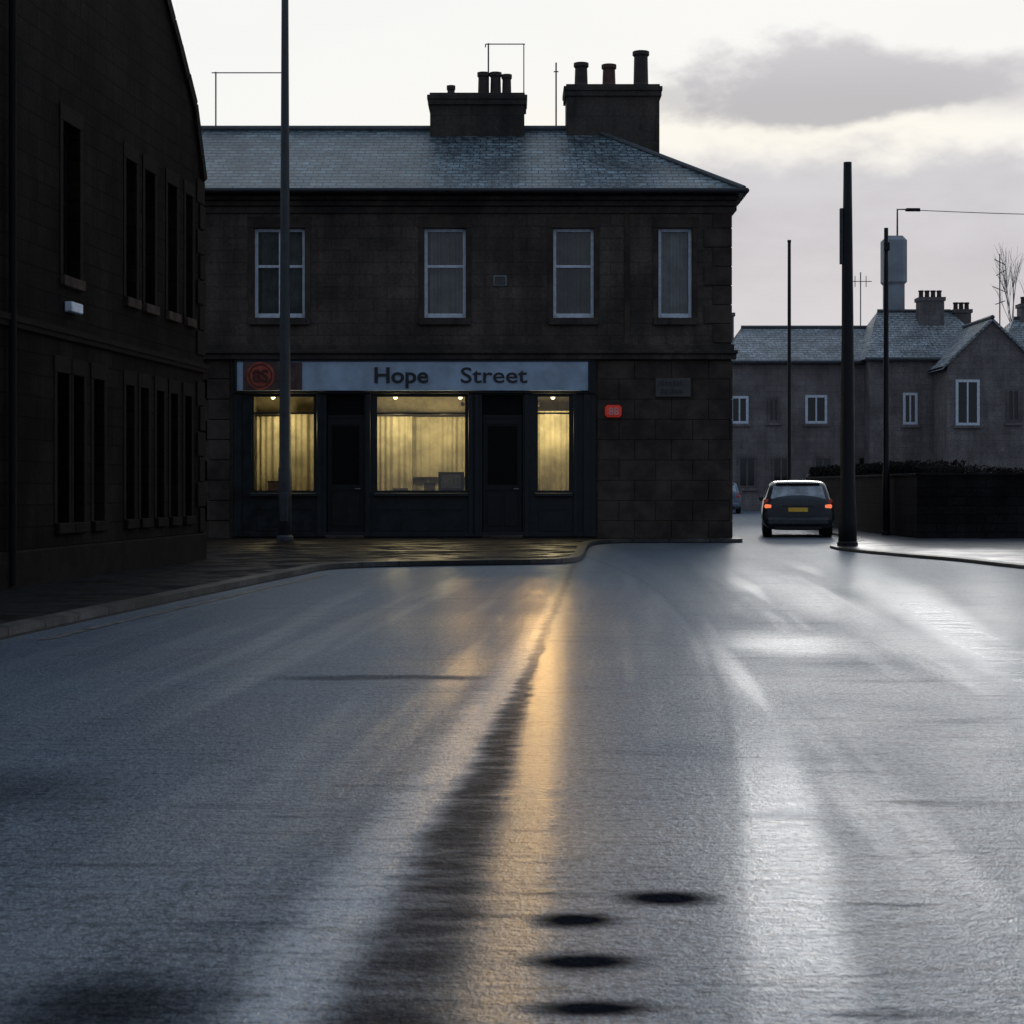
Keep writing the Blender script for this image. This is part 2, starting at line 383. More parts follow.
def pave_mat(name, c1, c2, r0, r1, s0, s1):
    m, t, b, tc = newmat(name)
    br = t.new('ShaderNodeTexBrick'); t.l.new(tc, br.inputs['Vector'])
    br.inputs['Scale'].default_value = 1.0
    br.inputs['Color1'].default_value = c4(c1); br.inputs['Color2'].default_value = c4(c2)
    br.inputs['Mortar'].default_value = c4([x*0.5 for x in c2])
    br.inputs['Mortar Size'].default_value = 0.008
    br.inputs['Brick Width'].default_value = 0.9; br.inputs['Row Height'].default_value = 0.6
    n = t.noise(tc, 1.2, 5, 0.65); n2 = t.noise(tc, 26, 3, 0.7)
    g = t.m('MULTIPLY', t.ss(n, 0.3, 0.7, 0.4, 1.3), t.ss(n2, 0.3, 0.7, 0.7, 1.3))
    t.put(b.inputs['Base Color'], t.mix(1.0, br.outputs['Color'], t.comb(g, g, g), 'MULTIPLY'))
    t.put(b.inputs['Roughness'], t.ss(n, 0.38, 0.6, r0, r1))
    t.put(b.inputs['Specular IOR Level'], t.ss(n, 0.4, 0.6, s0, s1))
    h = t.m('SUBTRACT', t.m('MULTIPLY', n2, 0.8), br.outputs['Fac'])
    t.put(b.inputs['Normal'], t.bump(h, 0.5, 0.008))
    return m
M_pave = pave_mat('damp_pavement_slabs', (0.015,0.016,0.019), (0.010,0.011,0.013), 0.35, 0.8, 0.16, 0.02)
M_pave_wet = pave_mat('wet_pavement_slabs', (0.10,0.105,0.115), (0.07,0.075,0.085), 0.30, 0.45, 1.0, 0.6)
M_kerb = stone('wet_kerb_stone', (0.11,0.102,0.095), (0.055,0.052,0.05), (0.015,0.015,0.015), 0.9, 0.5, 0.02, rough=0.45, grime=0.8)
M_ground = plain('dark_ground', (0.035,0.037,0.034), 0.8, var=0.4, scale=0.3)

# ---------------------------------------------------------------- ground
mb = MB(); mb.quad((-600,-60,-0.012),(600,-60,-0.012),(600,1500,-0.012),(-600,1500,-0.012))
mb.done('ground', M_ground, kind='structure', label='dark wet open ground running to the horizon')
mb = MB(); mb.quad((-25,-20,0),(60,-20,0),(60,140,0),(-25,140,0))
mb.done('road', M_road, kind='structure', label='wet reflective dark asphalt road with worn streaks and painted-in glare')

def curve(pts, n=6):
    out = []
    P = [Vector((p[0], p[1], 0)) for p in pts]
    for i in range(len(P)-1):
        p0 = P[max(i-1,0)]; p1 = P[i]; p2 = P[i+1]; p3 = P[min(i+2, len(P)-1)]
        for k in range(n):
            s = k/n
            q = 0.5*((2*p1)+(p2-p0)*s+(2*p0-5*p1+4*p2-p3)*s*s+(3*p1-p0-3*p2+p3)*s**3)
            out.append((q.x, q.y))
    out.append(tuple(pts[-1]))
    return out

def pavement(edge, closing, side, nm, lbl, h=0.115, mat=None):
    inner = []; n = len(edge)
    for i, p in enumerate(edge):
        a = Vector(edge[max(i-1,0)]); bq = Vector(edge[min(i+1,n-1)])
        d = (bq-a).normalized(); nn = Vector((-d.y, d.x))*side
        inner.append((p[0]+nn.x*0.16, p[1]+nn.y*0.16))
    mb = MB(); mb.prism(inner+closing, -0.01, h+0.007)
    mb.done(nm, mat or M_pave, kind='structure', label=lbl)
    mb = MB()
    for i in range(n-1):
        a, b2, c, d = edge[i], edge[i+1], inner[i+1], inner[i]
        mb.quad((a[0],a[1],h),(b2[0],b2[1],h),(c[0],c[1],h+0.011),(d[0],d[1],h+0.011))
        mb.quad((a[0],a[1],-0.01),(b2[0],b2[1],-0.01),(b2[0],b2[1],h),(a[0],a[1],h))
    mb.done('kerb', M_kerb, kind='structure', label='wet stone kerb along the pavement')

eL = [(-6.1,-5),(-5.1,5),(-4.04,14.2)] + curve([(-3.5,19.5),(-2.9,24.8),(-2.72,26.2),(-2.2,27.05),(-1.2,27.6),(0.3,28.1),(0.95,28.8),(1.2,30.5),(1.4,34),(1.7,37.6),(2.3,39.0),(3.2,39.3),(4.9,39.4),(5.08,40.2)]) + [(5.12,48),(6.2,60),(9.0,80)]
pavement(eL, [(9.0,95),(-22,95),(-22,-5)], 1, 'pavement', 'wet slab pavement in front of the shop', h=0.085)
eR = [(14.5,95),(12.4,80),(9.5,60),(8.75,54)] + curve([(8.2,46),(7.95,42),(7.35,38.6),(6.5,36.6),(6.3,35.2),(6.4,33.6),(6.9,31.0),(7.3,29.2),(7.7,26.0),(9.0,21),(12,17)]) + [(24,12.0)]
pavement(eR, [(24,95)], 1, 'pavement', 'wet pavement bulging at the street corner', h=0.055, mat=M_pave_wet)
mb = MB()
pts = [(-3.75,14.2),(-3.1,20.5),(-2.62,24.9)]
for i in range(2):
    a, b2 = pts[i], pts[i+1]
    mb.quad((a[0],a[1],0.004),(a[0]+0.09,a[1],0.004),(b2[0]+0.09,b2[1],0.004),(b2[0],b2[1],0.004))
M_line = plain('worn_road_paint', (0.14,0.13,0.12), 0.4, var=0.8, scale=9)
mb.done('painted_line', M_line, kind='structure', label='worn painted line beside the kerb')

# ---------------------------------------------------------------- main corner building
FY = 40.0
B = thing('corner_shop_building', (-1.5,44,0), 'two-storey dark stone corner building with slate roof and lit shopfront', 'building')
wins = [(-5.17,1.13),(-1.49,0.93),(1.37,0.91),(3.63,0.75)]
WZ0, WZ1 = 4.98, 6.98
mb = MB()
ops = [(c-w/2, c+w/2, WZ0, WZ1) for c, w in wins] + [(-6.2,1.87,0.0,4.03)]
wall_grid(mb, -14, 4.87, 0, 7.45, ops, FY, 0.35)
mb.box(4.52,4.868,FY+0.352,48,0,7.45); mb.box(-14,4.5,47.7,48,0,7.45); mb.box(-14,-13.7,40.36,47.7,0,7.45)
wall = mb.done('wall', M_stone, B)
mb = MB()
rh = 0.45
for r in range(9):
    z0 = 0.02+r*rh
    rh2 = rh if z0+rh <= 4.06 else 4.03-z0
    x = 1.90 - (0.35 if r % 2 else 0)
    while x < 4.89:
        x2 = min(x+0.82, 4.90); xx = max(x, 1.90)
        if x2-xx > 0.06:
            mb.box(xx+0.004, x2-0.004, FY-0.045-random.random()*0.012, FY+0.03, z0+0.004, z0+rh2-0.004, 0.006)
        x += 0.82
mb.done('rusticated_stonework', M_rust, B)
mb = MB()
for r in range(9):
    z0 = 0.02+r*0.45
    for k in range(5):
        a = -6.24-0.8*k+(0.3 if r % 2 else 0); a = min(a, -6.24)
        mb.box(a-0.5-0.28*((r+k) % 2), a-0.02, FY-0.04, FY+0.03, z0+0.006, z0+0.44 if r < 8 else z0+0.40, 0.012)
mb.done('rusticated_stonework', M_rust, B)
mb = MB()
for r in range(7):
    z0 = 4.42+r*0.425; w = 0.62 if r % 2 else 0.42
    mb.box(4.885-w, 4.885, FY-0.04, FY+0.05, z0+0.005, z0+0.42, 0.012)
mb.done('quoins', M_rust, B)
mb = MB(); mb.box(2.50, 2.62, FY-0.028, FY+0.02, 4.40, 7.298); mb.done('pilaster_strip', M_rust, B)
mb = MB()
mb.box(-14, 4.97, FY-0.16, FY+0.02, 4.05, 4.17, 0.01)
mb.box(-14, 5.00, FY-0.22, FY+0.02, 4.173, 4.25, 0.01)
mb.box(-14, 4.93, FY-0.07, FY+0.02, 4.253, 4.39, 0.01)
mb.done('string_course', M_stone_trim, B)
mb = MB()
mb.box(-14, 4.94, FY-0.05, FY+0.2, 7.30, 7.452, 0.01)
mb.box(-14, 4.98, FY-0.13, FY+0.2, 7.455, 7.57, 0.015)
mb.box(-14, 5.02, FY-0.24, FY+0.2, 7.573, 7.67, 0.015)
mb.box(4.80, 5.02, FY+0.203, 48.2, 7.40, 7.67)
mb.done('cornice', M_stone_trim, B)
mb = MB()
e = 7.76
L, R, F, K = -14.2, 5.10, 39.55, 48.45
rx, ry, rz = 1.9, 44.0, 9.95
mb.quad((L,F,e),(R,F,e),(rx,ry,rz),(L,ry,rz))
mb.quad((R,F,e),(R,K,e),(rx,ry,rz))
mb.quad((R,K,e),(L,K,e),(L,ry,rz),(rx,ry,rz))
mb.quad((L,K,e),(L,F,e),(L,ry,rz))
mb.quad((L,F,e),(L,K,e),(R,K,e),(R,F,e))
roof = mb.done('roof', M_slate, B)
mb = MB(); mb.box(L,R+0.02,F-0.03,K+0.03,7.69,7.75)
mb.tube([(L,F-0.06,7.73),(R+0.05,F-0.06,7.73)],0.06,10); mb.tube([(R+0.05,F-0.06,7.73),(R+0.05,K,7.73)],0.06,10)
mb.done('gutter', M_gutter, B)
mb = MB()
mb.tube([(L,ry,rz+0.02),(rx,ry,rz+0.02)],0.09,8); mb.tube([(rx,ry,rz+0.02),(R,F,e+0.03)],0.06,8); mb.tube([(rx,ry,rz+0.02),(R,K,e+0.03)],0.06,8)
mb.done('ridge_tiles', M_lead, roof)
def chimney(x0,x1,zt,pots,potmats,y0=43.4,y1=44.6,zb=8.4):
    mb = MB(); w = 0.07
    mb.box(x0+w,x1-w,y0+w,y1-w,zb,zt-0.30)
    mb.box(x0+0.02,x1-0.02,y0+0.02,y1-0.02,zt-0.298,zt-0.17,0.01); mb.box(x0,x1,y0,y1,zt-0.168,zt-0.06,0.01)
    mb.box(x0+0.06,x1-0.06,y0+0.06,y1-0.06,zt-0.058,zt,0.01)
    ch = mb.done('chimney', M_stone_trim, roof)
    for (px, r, h), pm in zip(pots, potmats):
        mb = MB(); cy = 44.0
        lathe(mb, (px,cy), [(r*1.15,zt-0.01),(r*1.15,zt+0.06),(r*0.95,zt+0.10),(r*0.88,zt+h-0.12),(r*1.08,zt+h-0.09),(r*1.08,zt+h),(r*0.8,zt+h)])
        mb.done('chimney_pot', pm, ch, smooth=False)
    return ch
chimney(-2.05,0.37,10.75,[(-1.49,0.10,0.28),(-0.70,0.14,0.60),(-0.40,0.14,0.60),(-0.13,0.12,0.55)],[M_pot]*4)
chimney(1.25,3.64,10.98,[(1.69,0.17,0.60),(2.37,0.17,0.56),(3.15,0.19,0.88)],[M_pot,M_pot_red,M_pot],43.5,44.7,8.2)
def sash(cx, w, lit=False, bars=False):  # lit picks the whiter curtain cloth and leaves out the mid rail
    x0, x1 = cx-w/2, cx+w/2
    y = FY+0.14
    mb = MB(); f = 0.07
    mb.box(x0,x0+f,y,y+0.08,WZ0,WZ1,0.006); mb.box(x1-f,x1,y,y+0.08,WZ0,WZ1,0.006)
    mb.box(x0+f+.001,x1-f-.001,y,y+0.08,WZ1-f,WZ1,0.006); mb.box(x0+f+.001,x1-f-.001,y-0.01,y+0.08,WZ0,WZ0+0.11,0.006)
    mid = WZ0+1.13
    if not lit: mb.box(x0+f+.001,x1-f-.001,y+0.005,y+0.07,mid,mid+0.06,0.005)
    wn = mb.done('window', M_white, B)
    if bars:
        mb = MB(); mb.box(cx-0.03,cx+0.03,y+0.012,y+0.05,WZ0+0.11,WZ1-f); mb.done('glazing_bar', M_white, wn)
    mb = MB(); mb.quad((x0+f,y+0.06,WZ0+0.09),(x1-f,y+0.06,WZ0+0.09),(x1-f,y+0.06,WZ1-f),(x0+f,y+0.06,WZ1-f))
    mb.done('glass', M_glass, wn)
    mb = MB(); n = 60; ph = random.random()*5
    for k in range(n):
        xa = x0+w*k/n; xb = x0+w*(k+1)/n
        fn = lambda q: y+0.2+0.022*math.sin(q*1.1+ph+math.sin(q*0.3))+0.015*math.sin(q*0.43)
        mb.quad((xa,fn(k),WZ0),(xb,fn(k+1),WZ0),(xb,fn(k+1),WZ1),(xa,fn(k),WZ1))
    mb.done('net_curtain', M_net_pale if lit else M_net, wn, smooth=True)
    mb = MB(); mb.box(x0-0.12,x1+0.12,FY-0.09,FY+0.14,WZ0-0.16,WZ0-0.002,0.012)
    mb.done('sill', M_stone_trim, wn)
    mb = MB(); mb.box(x0-0.14,x1+0.14,FY-0.02,FY+0.01,WZ1+0.003,WZ1+0.25,0.006)
    mb.box(x0-0.12,x0-0.002,FY-0.015,FY+0.01,WZ0,WZ1,0.004); mb.box(x1+0.002,x1+0.12,FY-0.015,FY+0.01,WZ0,WZ1,0.004)
    mb.done('surround', M_rust, wn)
sash(*wins[0], bars=True); sash(*wins[1]); sash(*wins[2]); sash(*wins[3], lit=True)

GZ0, GZ1 = 1.10, 3.27
disp = [(-5.78,-4.36),(-3.04,-1.0),(0.53,1.31)]
doors = [(-4.12,-3.28),(-0.66,0.24)]
mb = MB(); SY = FY-0.04
wall_grid(mb, -6.19, 1.86, 0.10, 4.03, [(a,b2,GZ0,GZ1) for a,b2 in disp]+[(a,b2,0.10,3.27) for a,b2 in doors], SY, 0.14)
for px in (-6.17,-4.33,-3.24,-0.97,-0.83,0.28,1.36,1.58):
    wd = 0.16 if px in (-6.17,1.58) else 0.10
    mb.box(px,px+wd,SY-0.05,SY-0.002,0.12,3.30,0.008)
for a,b2 in disp:
    n = max(1, round((b2-a)/0.7)); s = (b2-a)/n
    for k in range(n):
        x0, x1 = a+k*s+0.06, a+(k+1)*s-0.06
        mb.box(x0,x1,SY-0.02,SY-0.002,0.72,0.76); mb.box(x0,x1,SY-0.02,SY-0.002,0.25,0.29)
        mb.box(x0,x0+0.04,SY-0.02,SY-0.002,0.293,0.717); mb.box(x1-0.04,x1,SY-0.02,SY-0.002,0.293,0.717)
    mb.box(a-0.03,b2+0.03,SY-0.09,SY-0.002,GZ0-0.09,GZ0-0.01,0.01)
mb.box(-6.19,1.86,SY-0.03,SY-0.002,0.12,0.22,0.006)
mb.box(-6.19,1.86,SY-0.10,SY-0.002,3.30,3.345,0.006)
shop = mb.done('shopfront', M_shop, B)
def curtain(a, b2, y, z0, z1, nm='curtain', mat=M_curt, amp=0.02):
    mb = MB(); n = int((b2-a)/0.018)
    ph = random.random()*6
    def yy(k): return y+amp*math.sin(k*0.9+ph+1.6*math.sin(k*0.13))+0.012*math.sin(k*0.37+ph)
    for k in range(n):
        xa = a+(b2-a)*k/n; xb = a+(b2-a)*(k+1)/n
        mb.quad((xa,yy(k),z0),(xb,yy(k+1),z0),(xb,yy(k+1),z1),(xa,yy(k),z1))
    return mb.done(nm, mat, dw, smooth=True)
pw = {0:50,1:92,2:98}
for i,(a,b2) in enumerate(disp):
    y = SY+0.03
    mb = MB(); f = 0.045
    mb.box(a,a+f,y,y+0.06,GZ0,GZ1); mb.box(b2-f,b2,y,y+0.06,GZ0,GZ1)
    mb.box(a+f+.001,b2-f-.001,y,y+0.06,GZ0,GZ0+f); mb.box(a+f+.001,b2-f-.001,y,y+0.06,GZ1-f,GZ1)
    mb.box(a+f+.001,b2-f-.001,y,y+0.06,2.84,2.88)
    dw = mb.done('display_window', M_shop, B)
    mb = MB(); mb.quad((a+f,y+0.03,GZ0+f),(b2-f,y+0.03,GZ0+f),(b2-f,y+0.03,GZ1-f),(a+f,y+0.03,GZ1-f)); mb.done('glass', M_glass, dw)
    mb = MB()
    D = 41.6
    mb.quad((a-0.1,D,0.9),(b2+0.1,D,0.9),(b2+0.1,D,3.4),(a-0.1,D,3.4))
    mb.quad((a-0.1,FY+0.12,0.9),(a-0.1,D,0.9),(a-0.1,D,3.4),(a-0.1,FY+0.12,3.4))
    mb.quad((b2+0.1,FY+0.12,0.9),(b2+0.1,D,0.9),(b2+0.1,D,3.4),(b2+0.1,FY+0.12,3.4))
    mb.quad((a-0.1,FY+0.12,3.4),(b2+0.1,FY+0.12,3.4),(b2+0.1,D,3.4),(a-0.1,D,3.4))
    mb.quad((a-0.1,FY+0.12,1.0),(b2+0.1,FY+0.12,1.0),(b2+0.1,D,1.0),(a-0.1,D,1.0))
    mb.done('shop_interior', M_int, dw)
    if i == 1:
        curtain(a-0.05,a+0.78,40.85,1.0,2.82,amp=0.016); curtain(a+0.78,b2,41.05,1.45,2.82,amp=0.010); curtain(a+0.78,b2,41.2,1.0,1.44,'lower_curtain',amp=0.006)
    elif i == 0:
        curtain(a-0.05,a+0.62,40.8,1.0,2.82); curtain(a+0.72,b2+0.05,40.85,1.0,2.9)
    else:
        curtain(a-0.05,b2+0.05,40.9,1.0,2.95,amp=0.012)
    nl = 2 if i == 1 else 1
    for k in range(nl):
        lx = (a+0.42, b2-0.16)[k] if nl > 1 else (a+b2)/2-(0.3 if i == 0 else 0.0)
        mb = MB(); bm = bmesh.new(); bmesh.ops.create_uvsphere(bm, u_segments=12, v_segments=8, radius=0.05)
        bmesh.ops.translate(bm, verts=bm.verts, vec=(lx,40.45,3.24)); mb.addbm(bm); mb.done('light_bulb', M_bulb, dw, smooth=True)
        mb = MB(); mb.tube([(lx,40.45,3.27),(lx,40.45,3.4)],0.012,6); mb.done('lamp_cord', M_gutter, dw)
        px_ = a+(b2-a)*((k+0.5)/nl)
        ld = bpy.data.lights.new('shop_lamp', 'POINT'); ld.energy = pw[i]/nl*(1.25 if nl == 2 else 0.85)*(1.35 if i == 0 else 1); ld.color = (1.0,0.79,0.42); ld.shadow_soft_size = 0.12
        lo = bpy.data.objects.new('shop_lamp', ld); COL.objects.link(lo); lo.parent = dw; lo.location = Vector((px_,40.22,2.6))-OFF[dw.name]
    if i > 0:
        sx = 0.58 if i == 2 else -1.10
        mb = MB(); mb.tube([(sx,40.26,3.08),(sx,40.16,3.07)],[0.035,0.05],10); mb.tube([(sx,40.26,3.08),(sx,40.28,3.4)],0.008,5); mb.done('added_streak_lamp', M_gutter, dw)  # invented housing for the added spot below
        ld = bpy.data.lights.new('added_streak_spot', 'SPOT'); ld.energy = 2300 if i == 2 else 420; ld.color = (1.0,0.55,0.17); ld.shadow_soft_size = 0.10  # spot added to throw the amber streak along the wet road
        ld.spot_size = math.radians(19); ld.spot_blend = 1.0
        lo = bpy.data.objects.new('added_streak_spot', ld); COL.objects.link(lo); lo.parent = dw; lo.location = Vector((sx,40.13,3.07))-OFF[dw.name]
        lo.rotation_euler = Vector((-0.015 if i == 2 else 0.03,-1.0,-0.035)).to_track_quat('-Z','Y').to_euler()
for i,(a,b2) in enumerate(doors):
    y = SY+0.10; mb = MB()
    mb.box(a+0.02,b2-0.02,y,y+0.05,0.13,2.75)
    w = b2-a
    for (p,q) in ((0.12,0.46),(0.54,0.88)):
        mb.box(a+w*p,a+w*q,y-0.015,y-0.001,0.35,1.05,0.006)
    mb.box(a+0.02,b2-0.02,y-0.03,y+0.05,2.753,2.83)
    mb.box(a+0.02,a+0.08,y-0.02,y-0.002,0.13,2.75); mb.box(b2-0.08,b2-0.02,y-0.02,y-0.002,0.13,2.75)
    mb.box(a+0.082,b2-0.082,y-0.02,y-0.002,1.15,1.25); mb.box(a+0.082,b2-0.082,y-0.02,y-0.002,2.62,2.75)
    d = mb.done('door', M_door, B)
    mb = MB(); mb.box(a+0.12,b2-0.12,y-0.012,y-0.002,1.28,2.58); mb.done('door_glass', M_glass_black, d)
    mb = MB(); mb.box(a+0.02,b2-0.02,y+0.01,y+0.03,2.84,3.26); mb.done('fanlight', M_glass_black, d)
    mb = MB(); mb.tube([(b2-0.1,y-0.02,1.18),(b2-0.1,y-0.07,1.18),(b2-0.2,y-0.07,1.18)],0.014,8); mb.done('handle', M_rim, d)
    mb = MB(); mb.box(a,b2,39.75,40.1,0.09,0.15,0.01); mb.done('doorstep', M_stone_trim, d)
def shelf_thing(nm, lbl, cat, x, y, z, parts):
    o = thing(nm, (x,y,z), lbl, cat)
    for (pn, bx, mt) in parts:
        mb = MB(); mb.box(*bx, 0.006); mb.done(pn, mt, o, local=True)
shelf_thing('computer_monitor','dark monitor standing on the shop window shelf','monitor',-1.36,40.30,1.0,
  [('screen',(-0.29,0.29,0,0.05,0.14,0.56),M_desk),('screen_face',(-0.23,0.21,-0.006,-0.001,0.20,0.50),M_screen),('stand',(-0.05,0.05,0.0,0.04,0.02,0.14),M_desk),('stand_base',(-0.14,0.14,-0.06,0.10,0,0.02),M_desk)])
shelf_thing('document_box','small card box on the shop window shelf','box',-1.85,40.30,1.0,
  [('box_body',(-0.12,0.12,0,0.12,0,0.28),M_paper),('box_lid',(-0.13,0.13,-0.01,0.13,0.282,0.32),M_desk)])
shelf_thing('paper_tray','low tray of papers on the window shelf','tray',-2.5,40.30,1.0,
  [('tray',(-0.2,0.2,-0.05,0.15,0,0.14),M_desk),('paper_stack',(-0.17,0.17,-0.03,0.13,0.142,0.20),M_paper)])
shelf_thing('document_box','small brown box on the window shelf','box',-5.3,40.30,1.0,
  [('box_body',(-0.16,0.16,0,0.12,0,0.32),M_brownplate),('box_lid',(-0.17,0.17,-0.01,0.13,0.322,0.36),M_desk)])

def text_mesh(txt, size, mat, parent, nm, loc, offset=0.0, depth=0.01, x0w=None, x1w=None):
    cu = bpy.data.curves.new('t', 'FONT'); cu.body = txt; cu.size = size; cu.extrude = depth; cu.offset = offset
    cu.resolution_u = 4
    o = bpy.data.objects.new('t', cu); COL.objects.link(o)
    bpy.context.view_layer.update()
    me = bpy.data.meshes.new_from_object(o.evaluated_get(bpy.context.evaluated_depsgraph_get()))
    bpy.data.objects.remove(o)
    xs = [v.co.x for v in me.vertices]; x0, x1 = min(xs), max(xs); k = (x1w-x0w)/(x1-x0)
    for v in me.vertices: v.co = Vector(((v.co.x-x0)*k, -v.co.z, v.co.y))
    me.materials.clear(); me.materials.append(mat); me.name = nm
    ob = bpy.data.objects.new(nm, me); COL.objects.link(ob); ob.parent = parent
    ob.location = Vector(loc)-OFF[parent.name]; OFF[ob.name] = OFF[parent.name]
def text_fit(txt, x0, x1, z, h, mat, parent, nm, y, offset=0.0, depth=0.008):
    text_mesh(txt, h/0.70, mat, parent, nm, (x0,y,z), offset, depth, x0, x1)

SG = thing('shop_sign', (-2.24,39.8,3.35), 'long pale blue shop fascia sign with black lettering above lit windows', 'sign')
mb = MB(); mb.box(-6.09,1.69,39.80,39.955,3.35,4.00,0.01); mb.done('sign_board', M_sign, SG)
mb = MB(); mb.box(-6.13,1.73,39.77,39.96,4.003,4.035,0.006); mb.box(-6.13,-6.093,39.77,39.96,3.33,4.0); mb.box(1.693,1.73,39.77,39.96,3.33,4.0); mb.done('sign_frame', M_shop, SG)
text_fit('Hope', -3.04, -1.85, 3.53, 0.34, M_letter, SG, 'lettering', 39.79, 0.010)
text_fit('Street', -1.13, 0.34, 3.53, 0.34, M_letter, SG, 'lettering', 39.79, 0.004)
cx, cz = -5.56, 3.68
def disc(r0, r1, y0, y1, mat, nm):
    mb = MB(); n = 36
    A = [(math.cos(2*math.pi*k/n), math.sin(2*math.pi*k/n)) for k in range(n)]
    for k in range(n):
        p, q = A[k], A[(k+1)%n]
        P = lambda a_, r, y: (cx+a_[0]*r, y, cz+a_[1]*r)
        mb.quad(P(p,r1,y0),P(q,r1,y0),P(q,r0,y0),P(p,r0,y0)); mb.quad(P(p,r1,y0),P(q,r1,y0),P(q,r1,y1),P(p,r1,y1))
    mb.done(nm, mat, SG)
mb = MB(); mb.box(-5.945,-5.195,39.788,39.798,3.36,3.99,0.003); mb.done('sign_panel', M_brownplate, SG)
disc(0.0, 0.31, 39.775, 39.787, M_red, 'emblem')
disc(0.235, 0.262, 39.766, 39.774, M_maroon, 'emblem_ring')
text_fit('8S', cx-0.18, cx+0.18, cz-0.13, 0.26, M_maroon, SG, 'emblem_lettering', 39.766, 0.012)
mb = MB(); mb.box(-5.19,-4.64,39.78,39.797,3.37,3.98,0.004); mb.done('sign_panel', M_brownplate, SG)

WS = thing('wall_sign', (2.25,39.9,2.75), 'small glowing red sign on the dark stone wall', 'sign')
mb = MB(); mb.box(2.06,2.43,39.86,39.935,2.77,3.04,0.05); mb.done('sign_box', M_red_lit, WS)
text_fit('88', 2.14, 2.36, 2.82, 0.16, M_signpaint, WS, 'lettering', 39.855)
NP = thing('street_name_plate', (3.57,39.9,3.2), 'tarnished street name plate on the corner stonework', 'sign')
mb = MB(); mb.box(3.18,3.96,39.90,39.935,3.22,3.64,0.008); mb.done('plate', M_plate, NP)
random.seed(3)
for row,(za,n) in enumerate(((3.47,7),(3.29,6))):
    mb = MB()
    x = 3.25+0.05*row
    for k in range(n):
        w = random.choice((0.03,0.055,0.06)); mb.box(x,x+w,39.892,39.899,za,za+random.choice((0.09,0.11)))
        x += w+0.028
    mb.done('worn_lettering', M_letter, NP)
PQ = thing('wall_plaque', (-0.27,39.97,5.6), 'small pale plaque between the upper windows', 'plaque')
mb = MB(); mb.box(-0.42,-0.11,39.965,39.998,5.68,5.93,0.02); mb.done('plaque_plate', M_plaque, PQ)
mb = MB(); mb.box(-0.38,-0.15,39.958,39.964,5.72,5.89,0.01); mb.done('plaque_panel', M_plate, PQ)

def aerial(x, y, z0, z1, lbl, bars, r=0.02):
    o = thing('television_aerial', (x,y,z0), lbl, 'aerial')
    mb = MB(); mb.tube([(x,y,z0),(x,y,z1)],r,6); mb.done('mast', M_wire, o)
    mb = MB()
    for b_ in bars: mb.tube([b_[0], b_[1]],r*0.7,6)
    mb.done('crossbar', M_wire, o)
aerial(-7.24,44,9.85,11.37,'thin roof aerial with a long horizontal bar',[((-7.34,44,11.35),(-5.6,44,11.35)),((-5.62,44,11.35),(-5.62,44,11.2))])
aerial(-0.58,44.2,10.7,12.12,'thin forked aerial standing on the chimney stack',[((-0.65,44.2,12.1),(0.32,44.2,12.1)),((0.29,44.2,12.1),(0.29,44.2,10.7)),((-0.65,44.2,12.1),(-0.65,44.2,12.02))])
aerial(1.08,44.1,9.8,11.62,'thin upright mast beside the tall chimney',[((1.02,44.1,11.4),(1.14,44.1,11.4))])

# ---------------------------------------------------------------- left stone building
ang = -math.atan(0.095)
LB = thing('stone_gable_building', (-4.8,28,0), 'tall soot-black stone building with narrow windows and steep gable', 'building', rot=ang)
s = 1.0045
def yl(Y): return (Y-28)*s
up = [(21.65,22.25),(24.1,24.55),(24.95,25.4),(26.05,26.5),(27.0,27.35)]
lo_ = [(21.45,21.85),(22.02,22.4),(22.78,23.18),(24.1,24.45),(24.75,25.1),(25.5,25.85),(26.2,26.55),(26.95,27.3)]
ops = [(yl(a),yl(b2),3.76,5.62) for a,b2 in up]+[(yl(a),yl(b2),0.78,2.58) for a,b2 in lo_]
mb = MB(); wall_grid(mb, -14, 0, 0, 6.0, ops, 0.0, 0.3, axis='y')
prof = [(0,6.0),(-0.55,7.05),(-1.35,7.75),(-2.4,8.6),(-7,12.2),(-11.8,8.4),(-13.5,7.05),(-14,6.0)]
n = len(prof); i0 = len(mb.v)
mb.v += [(0,p[0],p[1]) for p in prof]+[(-0.3,p[0],p[1]) for p in prof]
mb.f.append(tuple(i0+k for k in range(n))); mb.f.append(tuple(i0+n+k for k in range(n)))
mb.box(-12,-0.302,-0.302,-0.002,0,6.0); mb.box(-12,-0.302,-13.998,-13.7,0,6.0); mb.box(-12,-11.7,-13.69,-0.31,0,6)
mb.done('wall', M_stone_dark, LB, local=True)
mb = MB()
rp = [(0.15,5.9)]+prof[1:-1]+[(-14.15,5.9)]
for k in range(len(rp)-1):
    a, b2 = rp[k], rp[k+1]
    mb.quad((-0.28,a[0],a[1]-0.04),(-0.28,b2[0],b2[1]-0.04),(-12.1,b2[0],b2[1]-0.04),(-12.1,a[0],a[1]-0.04))
mb.done('roof', M_slate, LB, local=True)
mb = MB(); random.seed(21)
